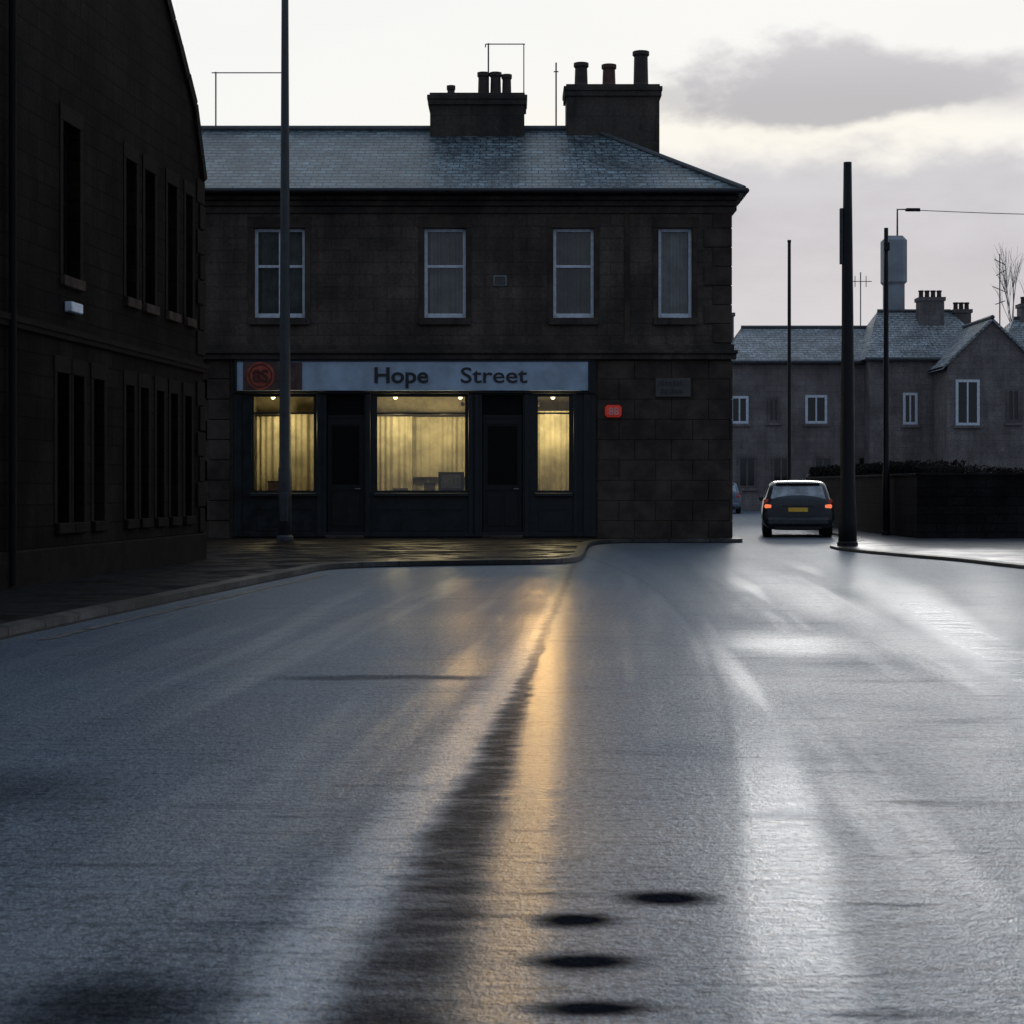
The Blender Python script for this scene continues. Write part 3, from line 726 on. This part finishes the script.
for k in range(n-1):
    A_, B_ = Vector((0,)+prof[k]), Vector((0,)+prof[k+1])
    m_ = max(1, int((B_-A_).length/0.38))
    for j in range(m_):
        a = A_+(B_-A_)*(j/m_); b2 = A_+(B_-A_)*((j+0.97)/m_)
        d = (b2-a).normalized(); nn = Vector((0, -d.z, d.y))
        if nn.z < 0: nn = -nn
        t0 = 0.05+random.uniform(-0.012,0.02)
        q = [a-nn*0.12, b2-nn*0.12, b2+nn*t0, a+nn*t0]
        x0, x1 = -0.42, 0.05+random.uniform(-0.01,0.01)
        i = len(mb.v); mb.v += [(x0,p.y,p.z) for p in q]+[(x1,p.y,p.z) for p in q]
        mb.f += [tuple(i+z for z in f) for f in ((0,1,2,3),(7,6,5,4),(0,4,5,1),(1,5,6,2),(2,6,7,3),(3,7,4,0))]
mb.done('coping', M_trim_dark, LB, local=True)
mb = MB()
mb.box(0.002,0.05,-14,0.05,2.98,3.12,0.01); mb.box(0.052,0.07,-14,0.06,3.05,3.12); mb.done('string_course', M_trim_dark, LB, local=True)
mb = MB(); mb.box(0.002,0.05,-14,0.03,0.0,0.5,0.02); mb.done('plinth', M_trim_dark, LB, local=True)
for (ra, rb) in ((0,6),(7,14)):
    mb = MB()
    for r in range(ra, rb):
        w = 0.42 if r % 2 else 0.28; zz = 0.52+r*0.39
        if zz+0.37 > 2.97 and zz < 3.13: continue
        mb.box(0.002,0.02+random.random()*0.015,-w,0.02+random.random()*0.02,zz,min(zz+0.37,5.97),0.01)
    mb.done('quoins', M_trim_dark, LB, local=True)
for (a,b2,z0,z1) in ops:
    mb = MB(); x = -0.16; f = 0.05
    mb.box(x-0.05,x,a,a+f,z0,z1); mb.box(x-0.05,x,b2-f,b2,z0,z1)
    mb.box(x-0.05,x,a+f+.001,b2-f-.001,z0,z0+f); mb.box(x-0.05,x,a+f+.001,b2-f-.001,z1-f,z1)
    mb.box(x-0.045,x-0.005,a+f+.001,b2-f-.001,(z0+z1)/2,(z0+z1)/2+0.04)
    wn = mb.done('window', M_frame_black, LB, local=True)
    mb = MB(); mb.quad((x-0.03,a+f,z0+f),(x-0.03,b2-f,z0+f),(x-0.03,b2-f,z1-f),(x-0.03,a+f,z1-f)); mb.done('glass', M_glass_black, wn, local=True)
    mb = MB(); mb.box(-0.15,0.06,a-0.08,b2+0.08,z0-0.13,z0-0.002,0.01); mb.done('sill', M_sill_pale if z0 > 3 else M_trim_dark, wn, local=True)
    mb = MB(); mb.box(0.002,0.010,a-0.11,a-0.003,z0,z1,0.003); mb.box(0.002,0.010,b2+0.003,b2+0.11,z0,z1,0.003); mb.box(0.002,0.014,a-0.12,b2+0.12,z1+0.003,z1+0.2,0.004)
    mb.done('surround', M_trim_dark, wn, local=True)
mb = MB(); mb.box(0.002,0.10,yl(21.70),yl(22.10),3.33,3.45,0.01); mb.done('white_vent_box', M_white, LB, local=True)
mb = MB(); mb.tube([(0.07,yl(19.85),0.12),(0.07,yl(19.85),9.2)],0.045,10)
mb.done('drainpipe', M_frame_black, LB, local=True)

# ---------------------------------------------------------------- poles
def pole(nm, x, y, h, r0, r1, mat, lbl, cat, basez=0.09, collar=True, flare=None):
    o = thing(nm, (x,y,basez), lbl, cat)
    mb = MB()
    if flare:
        lathe(mb, (x,y), [(flare,basez-0.02),(flare,basez+0.5),(flare*0.86,basez+0.95),(r0,basez+1.15),(r0*0.98,basez+1.2)]+[(r0+(r1-r0)*k/6, basez+1.2+(h-1.2)*k/6) for k in range(1,7)], 14)
    else:
        lathe(mb, (x,y), [(r0,basez-0.02),(r0*0.98,basez+1.5),(r0*0.86,basez+1.56)]+[(r0*0.86+(r1-r0*0.86)*k/6, basez+1.56+(h-1.56)*k/6) for k in range(1,7)], 14)
    mb.done('shaft', mat, o, smooth=True)
    if collar:
        mb = MB(); lathe(mb, (x,y), [(r0*1.25,basez+0.005),(r0*1.25,basez+0.08),(r0*1.02,basez+0.12)] if not flare else [(flare*1.12,basez+0.005),(flare*1.12,basez+0.07),(flare,basez+0.1)], 14); mb.done('base_collar', mat, o)
    return o
lp = pole('street_lamp', -4.78, 37.9, 12.5, 0.145, 0.07, M_galv, 'tall grey lamp post standing on the pavement by the shop', 'street lamp')
mb = MB(); mb.tube([(-4.78,37.9,12.55),(-4.5,37.6,12.9),(-3.6,36.8,13.1)],[0.05,0.045,0.04],8); mb.done('lamp_arm', M_galv, lp)
mb = MB(); mb.box(-3.75,-3.1,36.45,36.8,13.02,13.18,0.04); mb.done('lamp_head', M_galv, lp)
mb = MB(); mb.box(-4.86,-4.70,37.745,37.79,0.5,1.1,0.008); mb.done('access_door', M_galv, lp)
bp = pole('utility_pole', 6.6, 35.4, 7.55, 0.15, 0.08, M_pole, 'thick black pole with flared base on the kerb edge', 'pole', basez=0.055, flare=0.18)
mb = MB(); mb.box(6.445,6.51,35.36,35.44,5.6,6.7,0.01); mb.tube([(6.50,35.4,5.6),(6.49,35.4,1.3)],0.014,6); mb.done('cable_box', M_galv, bp)
p2 = pole('utility_pole', 9.55, 62, 9.6, 0.08, 0.055, M_pole, 'slim dark pole standing beyond the parked car', 'pole', basez=0.055)
mb = MB(); mb.tube([(9.55,62,9.66),(9.55,62,9.74)],0.065,12); mb.done('pole_cap', M_pole, p2)
p3 = pole('utility_pole', 9.0, 43.3, 7.40, 0.085, 0.05, M_pole, 'slim dark pole beside the garden wall', 'pole', basez=0.055)
mb = MB(); mb.box(8.93,9.07,43.20,43.26,6.9,7.1,0.01); mb.done('bracket', M_pole, p3)

# ---------------------------------------------------------------- garden wall + hedge
GW = thing('garden_wall', (9.3,41,0), 'low blackened stone wall with coping on the street corner', 'wall')
mb = MB(); mb.box(9.16,24,40.7,41.0,0.05,1.46); mb.box(9.16,9.46,41.002,56,0.05,1.46); mb.done('wall', M_gardenwall, GW)
mb = MB(); mb.box(9.13,24,40.67,41.03,1.462,1.54,0.02); mb.box(9.13,9.49,41.033,56.05,1.462,1.54,0.02)
mb.done('coping', M_gardenwall, GW)
def hedge(x0,x1,y0,y1,z0,z1,n,lbl):
    o = thing('hedge', ((x0+x1)/2,(y0+y1)/2,z0), lbl, 'hedge')
    mb = MB(); mb.box(x0+0.1,x1-0.1,y0+0.1,y1-0.1,z0,z1-0.12,0.05); mb.done('hedge_core', M_leaf, o)
    mb = MB()
    for k in range(n):
        x = random.uniform(x0,x1); y = random.uniform(y0,y1); z = z1-0.18+0.14*random.random()+0.07*math.sin(x*2.3+y*1.7)+0.04*math.sin(y*5)
        if random.random() < 0.5:
            z = random.uniform(z1-0.5,z1)
            if x1-x0 > y1-y0: y = y0+random.random()*0.12
            else: x = x0+random.random()*0.12
        sz = random.uniform(0.03,0.06)
        a = Vector((random.gauss(0,1),random.gauss(0,1),random.gauss(0,1))).normalized(); b2 = a.orthogonal().normalized()
        p = Vector((x,y,z)); mb.quad(p-a*sz, p+b2*sz*0.5, p+a*sz, p-b2*sz*0.5)
    mb.done('foliage', M_leaf, o)
hedge(9.2,10.5,41.2,56,0.1,1.82,9000,'dark clipped hedge behind the garden wall')
hedge(9.4,22,40.9,42.1,0.1,1.66,9000,'dark clipped hedge rising behind the corner wall')

# ---------------------------------------------------------------- distant houses
def far_window(par, cx, w, z0, z1, y, white=True):
    mb = MB(); f = 0.13
    mb.box(cx-w/2,cx-w/2+f,y-0.06,y-0.005,z0,z1); mb.box(cx+w/2-f,cx+w/2,y-0.06,y-0.005,z0,z1)
    mb.box(cx-w/2+f,cx+w/2-f,y-0.055,y-0.005,z0,z0+f); mb.box(cx-w/2+f,cx+w/2-f,y-0.055,y-0.005,z1-f,z1)
    mb.box(cx-0.04,cx+0.04,y-0.05,y-0.005,z0+f,z1-f)
    w_ = mb.done('window', M_white if white else M_farwall2, par)
    mb = MB(); mb.quad((cx-w/2+f,y-0.02,z0+f),(cx+w/2-f,y-0.02,z0+f),(cx+w/2-f,y-0.02,z1-f),(cx-w/2+f,y-0.02,z1-f)); mb.done('glass', M_glass_dark, w_)
    mb = MB(); mb.box(cx-w/2-0.1,cx+w/2+0.1,y-0.12,y-0.004,z0-0.15,z0-0.005); mb.done('sill', M_farwall, w_)
def far_chimney(roof, x0, x1, y0, y1, z0, z1, pots, mat=M_farwall2):
    mb = MB(); mb.box(x0,x1,y0,y1,z0,z1-0.2); mb.box(x0-0.07,x1+0.07,y0-0.07,y1+0.07,z1-0.198,z1)
    ch = mb.done('chimney', mat, roof)
    for k in range(pots):
        px = x0+(x1-x0)*(k+0.5)/pots
        mb = MB(); lathe(mb, (px,(y0+y1)/2), [(0.13,z1),(0.12,z1+0.3),(0.15,z1+0.33),(0.15,z1+0.4)],8); mb.done('chimney_pot', M_pot, ch)
def house(lbl, x0,x1,y0,y1,ze,zr, hip0, hip1, mat, axis='x'):
    o = thing('house', ((x0+x1)/2,(y0+y1)/2,0), lbl, 'house')
    mb = MB(); mb.box(x0,x1,y0,y1,0,ze)
    if axis == 'y':
        xm = (x0+x1)/2
        mb.quad((x0,y0,ze),(x1,y0,ze),(xm,y0,zr-0.1)); mb.quad((x0,y1,ze),(x1,y1,ze),(xm,y1,zr-0.1))
    mb.done('wall', mat, o)
    mb = MB(); e = 0.3
    if axis == 'x':
        ym = (y0+y1)/2; a, b2, c, d = x0-e, x1+e, y0-e, y1+e
        mb.quad((a,c,ze),(b2,c,ze),(b2-hip1,ym,zr),(a+hip0,ym,zr)); mb.quad((a,d,ze),(b2,d,ze),(b2-hip1,ym,zr),(a+hip0,ym,zr))
        mb.quad((a,c,ze),(a,d,ze),(a+hip0,ym,zr)); mb.quad((b2,c,ze),(b2,d,ze),(b2-hip1,ym,zr)); mb.quad((a,c,ze-0.01),(b2,c,ze-0.01),(b2,d,ze-0.01),(a,d,ze-0.01))
    else:
        xm = (x0+x1)/2; c, d = y0-0.25, y1
        for sgn in (-1,1):
            xe = xm+sgn*((x1-x0)/2+e); k = (zr-ze)/((x1-x0)/2); zz = ze-k*e
            mb.quad((xe,c,zz),(xm,c,zr),(xm,d,zr),(xe,d,zz)); mb.quad((xe,c,zz-0.15),(xm,c,zr-0.15),(xm,d,zr-0.15),(xe,d,zz-0.15))
            mb.quad((xe,c,zz),(xm,c,zr),(xm,c,zr-0.15),(xe,c,zz-0.15))
    rf = mb.done('roof', M_farroof, o)
    mb = MB()
    if axis == 'x': mb.tube([(x0-e+hip0,(y0+y1)/2,zr+0.02),(x1+e-hip1,(y0+y1)/2,zr+0.02)],0.12,6)
    else: mb.tube([(x0+(x1-x0)/2,y0-0.25,zr+0.02),(x0+(x1-x0)/2,y1,zr+0.02)],0.12,6)
    mb.done('ridge_tiles', M_lead, rf)
    if axis == 'x':
        mb = MB(); mb.tube([(x0-e,y0-e-0.02,ze-0.02),(x1+e,y0-e-0.02,ze-0.02)],0.09,6); mb.done('gutter', M_lead, o)
    return o, rf
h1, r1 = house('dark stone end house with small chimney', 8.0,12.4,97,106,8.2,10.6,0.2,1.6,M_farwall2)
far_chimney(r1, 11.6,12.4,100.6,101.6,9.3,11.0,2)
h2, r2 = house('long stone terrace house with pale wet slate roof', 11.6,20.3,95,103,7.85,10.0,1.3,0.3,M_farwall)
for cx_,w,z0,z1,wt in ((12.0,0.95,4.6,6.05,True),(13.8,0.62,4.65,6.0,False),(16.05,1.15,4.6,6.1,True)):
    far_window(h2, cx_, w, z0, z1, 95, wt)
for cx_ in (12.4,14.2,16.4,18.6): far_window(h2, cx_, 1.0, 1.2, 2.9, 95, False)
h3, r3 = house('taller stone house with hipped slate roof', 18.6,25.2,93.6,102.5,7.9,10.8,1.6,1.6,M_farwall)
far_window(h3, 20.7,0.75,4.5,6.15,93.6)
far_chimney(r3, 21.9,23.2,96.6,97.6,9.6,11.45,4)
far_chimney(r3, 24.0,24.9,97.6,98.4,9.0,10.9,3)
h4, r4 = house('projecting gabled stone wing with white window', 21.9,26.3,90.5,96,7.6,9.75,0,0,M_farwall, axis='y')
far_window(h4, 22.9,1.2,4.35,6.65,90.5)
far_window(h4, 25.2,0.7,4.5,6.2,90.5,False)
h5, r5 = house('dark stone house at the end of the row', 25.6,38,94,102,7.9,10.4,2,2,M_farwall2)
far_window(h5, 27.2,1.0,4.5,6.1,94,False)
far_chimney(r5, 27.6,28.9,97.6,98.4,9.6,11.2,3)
TW = thing('tall_flue_tower', (21.0,99.5,0), 'square blue-grey flue tower with wider top above the roofs', 'tower')
mb = MB(); mb.box(20.6,21.6,99,100,0,12.6); mb.done('shaft', M_tank, TW)
mb = MB(); mb.box(20.45,21.75,98.85,100.15,12.3,15.1,0.25); mb.done('tower_head', M_tank, TW)
mb = MB(); mb.tube([(21.3,99.5,15.0),(21.3,99.5,16.6),(22.5,99.5,16.6)],0.05,6); mb.done('lamp_arm', M_pole, TW)
mb = MB(); mb.box(21.75,22.55,99.35,99.65,16.5,16.66,0.04); mb.done('lamp_head', M_pole, TW)
OC = thing('overhead_cable', (22.5,99.5,16.55), 'thin overhead cable stretching away from the tower', 'cable')
mb = MB(); mb.tube([(22.5+k*1.5,99.5,16.55-0.25*math.sin(math.pi*k/12)) for k in range(13)],0.022,5); mb.done('wire', M_wire, OC)
mb = MB(); mb.tube([(22.44,99.5,16.55),(22.56,99.5,16.55)],0.07,8); mb.done('insulator', M_wire, OC)
aerial(18.9,97.6,10.0,12.9,'thin television aerial on a distant roof',[((18.3,97.6,12.4),(19.5,97.6,12.4)),((18.6,97.6,12.1),(18.6,97.6,12.7)),((19.2,97.6,12.1),(19.2,97.6,12.7))],0.03)
aerial(18.4,98,10.0,15.5,'tall thin mast on a distant roof',[((18.3,98,15.3),(18.5,98,15.3))],0.025)
aerial(27.1,100,9,14.2,'lattice television aerial behind the far gable',[((26.8,100,13.9),(27.4,100,13.6)),((26.9,100,13.0),(27.4,100,13.3)),((26.7,100,12.4),(27.4,100,12.1)),((26.85,100,11.4),(27.4,100,11.6))],0.035)
FW = thing('boundary_wall', (20,86,0), 'low dark boundary wall before the distant houses', 'wall')
mb = MB(); mb.box(14.2,40,85.8,86.2,0,1.7); mb.done('wall', M_boundary, FW)
mb = MB(); mb.box(14.1,40,85.7,86.3,1.703,1.85,0.02); mb.done('coping', M_farwall2, FW)
TR = thing('bare_tree', (29.1,104,0), 'thin leafless tree rising behind the distant roofs', 'tree')
mb = MB(); mb.tube([(29.1,104,0),(29.2,104,6),(29.1,104,9.5)],[0.25,0.14,0.07],8); mb.done('trunk', M_bark, TR)
mb = MB(); random.seed(11)
def grow(p, d, l, r, dep):
    q = p+d*l; mb.tube([p,q],[r,r*0.65],5,False)
    if dep == 0: return
    for k in range(3 if dep > 1 else 2):
        nd = (d+Vector((random.gauss(0,0.20),random.gauss(0,0.20),random.gauss(0.15,0.2)))).normalized()
        grow(q if k else p+d*l*0.7, nd, l*0.74, r*0.62, dep-1)
for k in range(3): grow(Vector((29.1,104,9.2-k*0.9)), Vector((random.gauss(0,0.12),random.gauss(0,0.12),1)).normalized(), 2.1, 0.045, 4)
mb.done('crown', M_bark, TR)

# ---------------------------------------------------------------- cars
def car(loc, rot, paint, lbl, lit=True, scale=1.0):
    o = thing('car', loc, lbl, 'car', rot=rot, scale=scale)
    st = [
        (-0.04,0.30,0.55,0.84,0.95,0.76,0.87,0.82,0.70),
        (0.00,0.22,0.55,0.88,1.00,0.80,0.92,0.88,0.76),
        (0.16,0.18,0.56,0.93,1.14,0.82,0.93,0.89,0.74),
        (0.42,0.18,0.56,0.96,1.39,0.82,0.93,0.89,0.70),
        (0.70,0.18,0.57,0.97,1.46,0.82,0.93,0.89,0.69),
        (1.70,0.18,0.57,0.97,1.48,0.82,0.93,0.89,0.68),
        (2.40,0.18,0.57,0.96,1.43,0.82,0.93,0.89,0.67),
        (3.10,0.18,0.57,0.93,1.03,0.82,0.93,0.87,0.70),
        (3.70,0.18,0.56,0.84,0.92,0.82,0.91,0.84,0.64),
        (4.12,0.22,0.52,0.72,0.78,0.76,0.86,0.78,0.54),
        (4.28,0.32,0.50,0.60,0.64,0.62,0.74,0.64,0.44)]
    mb = MB(); ring = []
    for (y,zb,zw,zbl,zt,wb,ww,wbl,wr) in st:
        half = [(0,zb),(wb*0.6,zb),(wb,zb+0.03),(ww,zw-0.12),(ww,zw+0.08),(wbl,zbl),(wbl-0.03,zbl+0.02),(wr+0.04,zt-0.05),(wr-0.05,zt),(0,zt+0.02)]
        pts = half+[(-x,z) for x,z in half[-2:0:-1]]
        ring.append([(x,y,z) for x,z in pts])
    m_ = len(ring[0])
    for r in ring: mb.v += r
    for i in range(len(ring)-1):
        for j in range(m_):
            j2 = (j+1)%m_; mb.f.append((i*m_+j,i*m_+j2,(i+1)*m_+j2,(i+1)*m_+j))
    mb.f.append(tuple(range(m_))); mb.f.append(tuple((len(ring)-1)*m_+j for j in range(m_)))
    mb.done('body', paint, o, local=True, smooth=True, subsurf=2)
    mb = MB(); mb.quad((-0.70,0.015,1.00),(0.70,0.015,1.00),(0.62,0.28,1.33),(-0.62,0.28,1.33)); mb.done('rear_window', M_carglass, o, local=True)
    for sgn in (-1,1):
        mb = MB(); mb.quad((sgn*0.875,0.50,1.02),(sgn*0.875,2.95,1.00),(sgn*0.75,2.35,1.35),(sgn*0.76,0.62,1.36)); mb.done('side_window', M_carglass_side, o, local=True)
        mb = MB(); mb.box(min(sgn*0.86,sgn*0.98),max(sgn*0.86,sgn*0.98),2.55,2.68,0.93,1.04,0.03); mb.done('door_mirror', paint, o, local=True)
        mb = MB(); mb.box(min(sgn*0.67,sgn*0.86),max(sgn*0.67,sgn*0.86),-0.045,0.20,0.75,0.86,0.03); mb.done('tail_light', M_tail if lit else M_tail_dim, o, local=True)
        mb = MB(); mb.box(min(sgn*0.74,sgn*0.875),max(sgn*0.74,sgn*0.875),-0.01,0.22,0.865,0.99,0.03); mb.done('tail_light', M_tail_dim, o, local=True)
        mb = MB(); mb.box(min(sgn*0.5,sgn*0.72),max(sgn*0.5,sgn*0.72),4.14,4.24,0.58,0.70,0.02); mb.done('headlight', M_rim, o, local=True)
    mb = MB(); mb.box(-0.82,0.82,-0.10,0.12,0.30,0.52,0.06); mb.done('rear_bumper', paint, o, local=True)
    mb = MB(); mb.box(-0.62,0.62,-0.08,0.10,0.20,0.297,0.03); mb.done('lower_valance', M_blackplastic, o, local=True)
    mb = MB(); mb.box(-0.25,0.25,-0.055,-0.01,0.665,0.77,0.004); mb.done('number_plate', M_numplate, o, local=True)
    mb = MB(); mb.box(-0.40,0.40,-0.05,0.02,0.80,0.825,0.006); mb.done('boot_handle', M_blackplastic, o, local=True)
    mb = MB(); mb.box(-0.56,0.56,0.24,0.52,1.375,1.41,0.012); mb.done('roof_spoiler', paint, o, local=True)
    for sx in (-1,1):
        for wy in (0.72,3.42):
            mb = MB(); xo = sx*0.89; xi = sx*0.66
            mb.tube([(xi,wy,0.31),(xi+sx*0.02,wy,0.31),(xo-sx*0.02,wy,0.31),(xo,wy,0.31)],[0.28,0.31,0.31,0.28],24)
            w = mb.done('wheel', M_tyre, o, local=True)
            mb = MB(); mb.tube([(xo+sx*0.002,wy,0.31),(xo+sx*0.012,wy,0.31)],0.2,16); mb.done('rim', M_rim, w, local=True)
    return o
car((6.93,43.6,0), -0.13, M_carpaint, 'dark grey hatchback with glowing tail lights on the wet side street', scale=0.94)
car((9.78,84,0), -0.12, M_carpaint2, 'pale blue car far down the wet side street', lit=False)

# ---------------------------------------------------------------- sky
SUN_AZ, SUN_EL = math.radians(10.5), math.radians(9.0)
W = bpy.data.worlds.new('World'); S.world = W; W.use_nodes = True
t = NT(W.node_tree)
bg = W.node_tree.nodes['Background']
tc = t.new('ShaderNodeTexCoord').outputs['Generated']
sep = t.new('ShaderNodeSeparateXYZ'); t.l.new(tc, sep.inputs[0])
az = t.m('ARCTAN2', sep.outputs[0], sep.outputs[1])
el = t.m('ARCSINE', sep.outputs[2])
sky = t.new('ShaderNodeTexSky', sky_type='NISHITA'); sky.sun_disc = False
sky.sun_elevation = SUN_EL; sky.sun_rotation = SUN_AZ; sky.air_density = 1.2; sky.dust_density = 1.0
nz = t.noise(t.comb(t.m('MULTIPLY', az, 20.0), t.m('MULTIPLY', el, 38.0), 2.1), 1.0, 8, 0.56)
nz2 = t.noise(t.comb(t.m('MULTIPLY', az, 6.0), t.m('MULTIPLY', el, 16.0), 4.3), 1.0, 6, 0.55)
nd = t.m('SUBTRACT', nz, 0.5)
front = t.ss(t.m('ABSOLUTE', t.m('SUBTRACT', az, 0.1)), 0.45, 1.9, 1, 0)
up_ = t.ss(el, 0.27, 1.05, 0, 1)
base = t.mix(up_, (0.93,0.93,0.91,1), (0.24,0.35,0.50,1))
dx = t.m('DIVIDE', t.m('SUBTRACT', az, 0.14), 0.18); dy = t.m('DIVIDE', t.m('SUBTRACT', el, 0.193), 0.022)
gl = t.m('POWER', 2.718, t.m('MULTIPLY', t.m('ADD', t.m('MULTIPLY', dx, dx), t.m('MULTIPLY', dy, dy)), -1.0))
base = t.mix(t.m('MULTIPLY', gl, 0.85), base, (0.97,0.93,0.83,1))
edge = t.m('ADD', t.m('SUBTRACT', 0.184, el), t.m('MULTIPLY', nd, 0.05))
bank = t.m('MULTIPLY', t.ss(edge, -0.008, 0.016, 0, 1), t.ss(az, 0.03, 0.13, 0.1, 1.0))
bankcol = t.mix(t.ss(nz2, 0.35, 0.65), (0.50,0.49,0.53,1), (0.61,0.60,0.64,1))
bankcol = t.mix(t.ss(el, 0.02, 0.15, 0.9, 0.0), bankcol, (0.65,0.635,0.67,1))
base = t.mix(t.m('MULTIPLY', bank, 0.92), base, bankcol)
def blob(cxx, cyy, rx, ry, k=1.5, lo=0.6, hi=1.12):
    a = t.m('DIVIDE', t.m('SUBTRACT', az, cxx), rx); b_ = t.m('DIVIDE', t.m('SUBTRACT', el, cyy), ry)
    b_ = t.m('MULTIPLY', b_, t.m('ADD', 1.0, t.m('MULTIPLY', t.m('LESS_THAN', b_, 0.0), 0.9)))
    dd = t.m('ADD', t.m('SQRT', t.m('ADD', t.m('MULTIPLY', a, a), t.m('MULTIPLY', b_, b_))), t.m('MULTIPLY', nd, k))
    return t.ss(dd, lo, hi, 1, 0)
cm = t.m('MAXIMUM', blob(0.160,0.210,0.085,0.036), t.m('MAXIMUM', blob(0.205,0.211,0.080,0.024), t.m('MULTIPLY', blob(0.115,0.210,0.05,0.016), 0.7)))
cmv = t.ss(el, 0.205, 0.248)
base = t.mix(t.m('MULTIPLY', cm, 0.86), base, t.mix(cmv, (0.43,0.425,0.46,1), (0.57,0.56,0.585,1)))
veil = t.m('MULTIPLY', t.ss(az, 0.21, 0.29), t.ss(t.m('ABSOLUTE', t.m('SUBTRACT', t.m('ADD', el, t.m('MULTIPLY', nd, 0.02)), 0.212)), 0.004, 0.022, 0.7, 0))
base = t.mix(veil, base, (0.57,0.56,0.59,1))
base = t.mix(t.m('MULTIPLY', t.ss(nz2, 0.4, 0.7), 0.05), base, (0.60,0.62,0.66,1))
back = t.mix(t.ss(el, 0.0, 0.8), (0.24,0.29,0.37,1), (0.20,0.27,0.38,1))
back = t.mix(t.m('MULTIPLY', t.ss(nz2, 0.4, 0.65), 0.4), back, (0.34,0.38,0.44,1))
colr = t.mix(front, back, base)
ns = t.mix(1.0, sky.outputs[0], (0.0012,0.0012,0.0014,1), 'MULTIPLY')
colr = t.mix(1.0, colr, ns, 'ADD')
t.l.new(colr, bg.inputs['Color']); bg.inputs['Strength'].default_value = 1.0

sd = bpy.data.lights.new('sun', 'SUN'); sd.energy = 0.40; sd.angle = math.radians(11); sd.color = (1.0,0.98,0.95)
so = bpy.data.objects.new('sun', sd); COL.objects.link(so)
d = Vector((math.sin(SUN_AZ)*math.cos(SUN_EL), math.cos(SUN_AZ)*math.cos(SUN_EL), math.sin(SUN_EL)))
so.rotation_euler = (-d).to_track_quat('-Z','Y').to_euler()
so.location = (0,0,30)

# ---------------------------------------------------------------- camera
cd_ = bpy.data.cameras.new('camera'); cam = bpy.data.objects.new('camera', cd_); COL.objects.link(cam)
cam.location = (0,0,1.2); cam.rotation_euler = (math.radians(90),0,0)
cd_.sensor_width = 36; cd_.lens = 1800*36/1024; cd_.shift_y = -24/1024
cd_.clip_end = 4000
cd_.dof.use_dof = True; cd_.dof.focus_distance = 36; cd_.dof.aperture_fstop = 11
S.camera = cam
S.view_settings.view_transform = 'Standard'; S.view_settings.look = 'None'; S.view_settings.exposure = 0
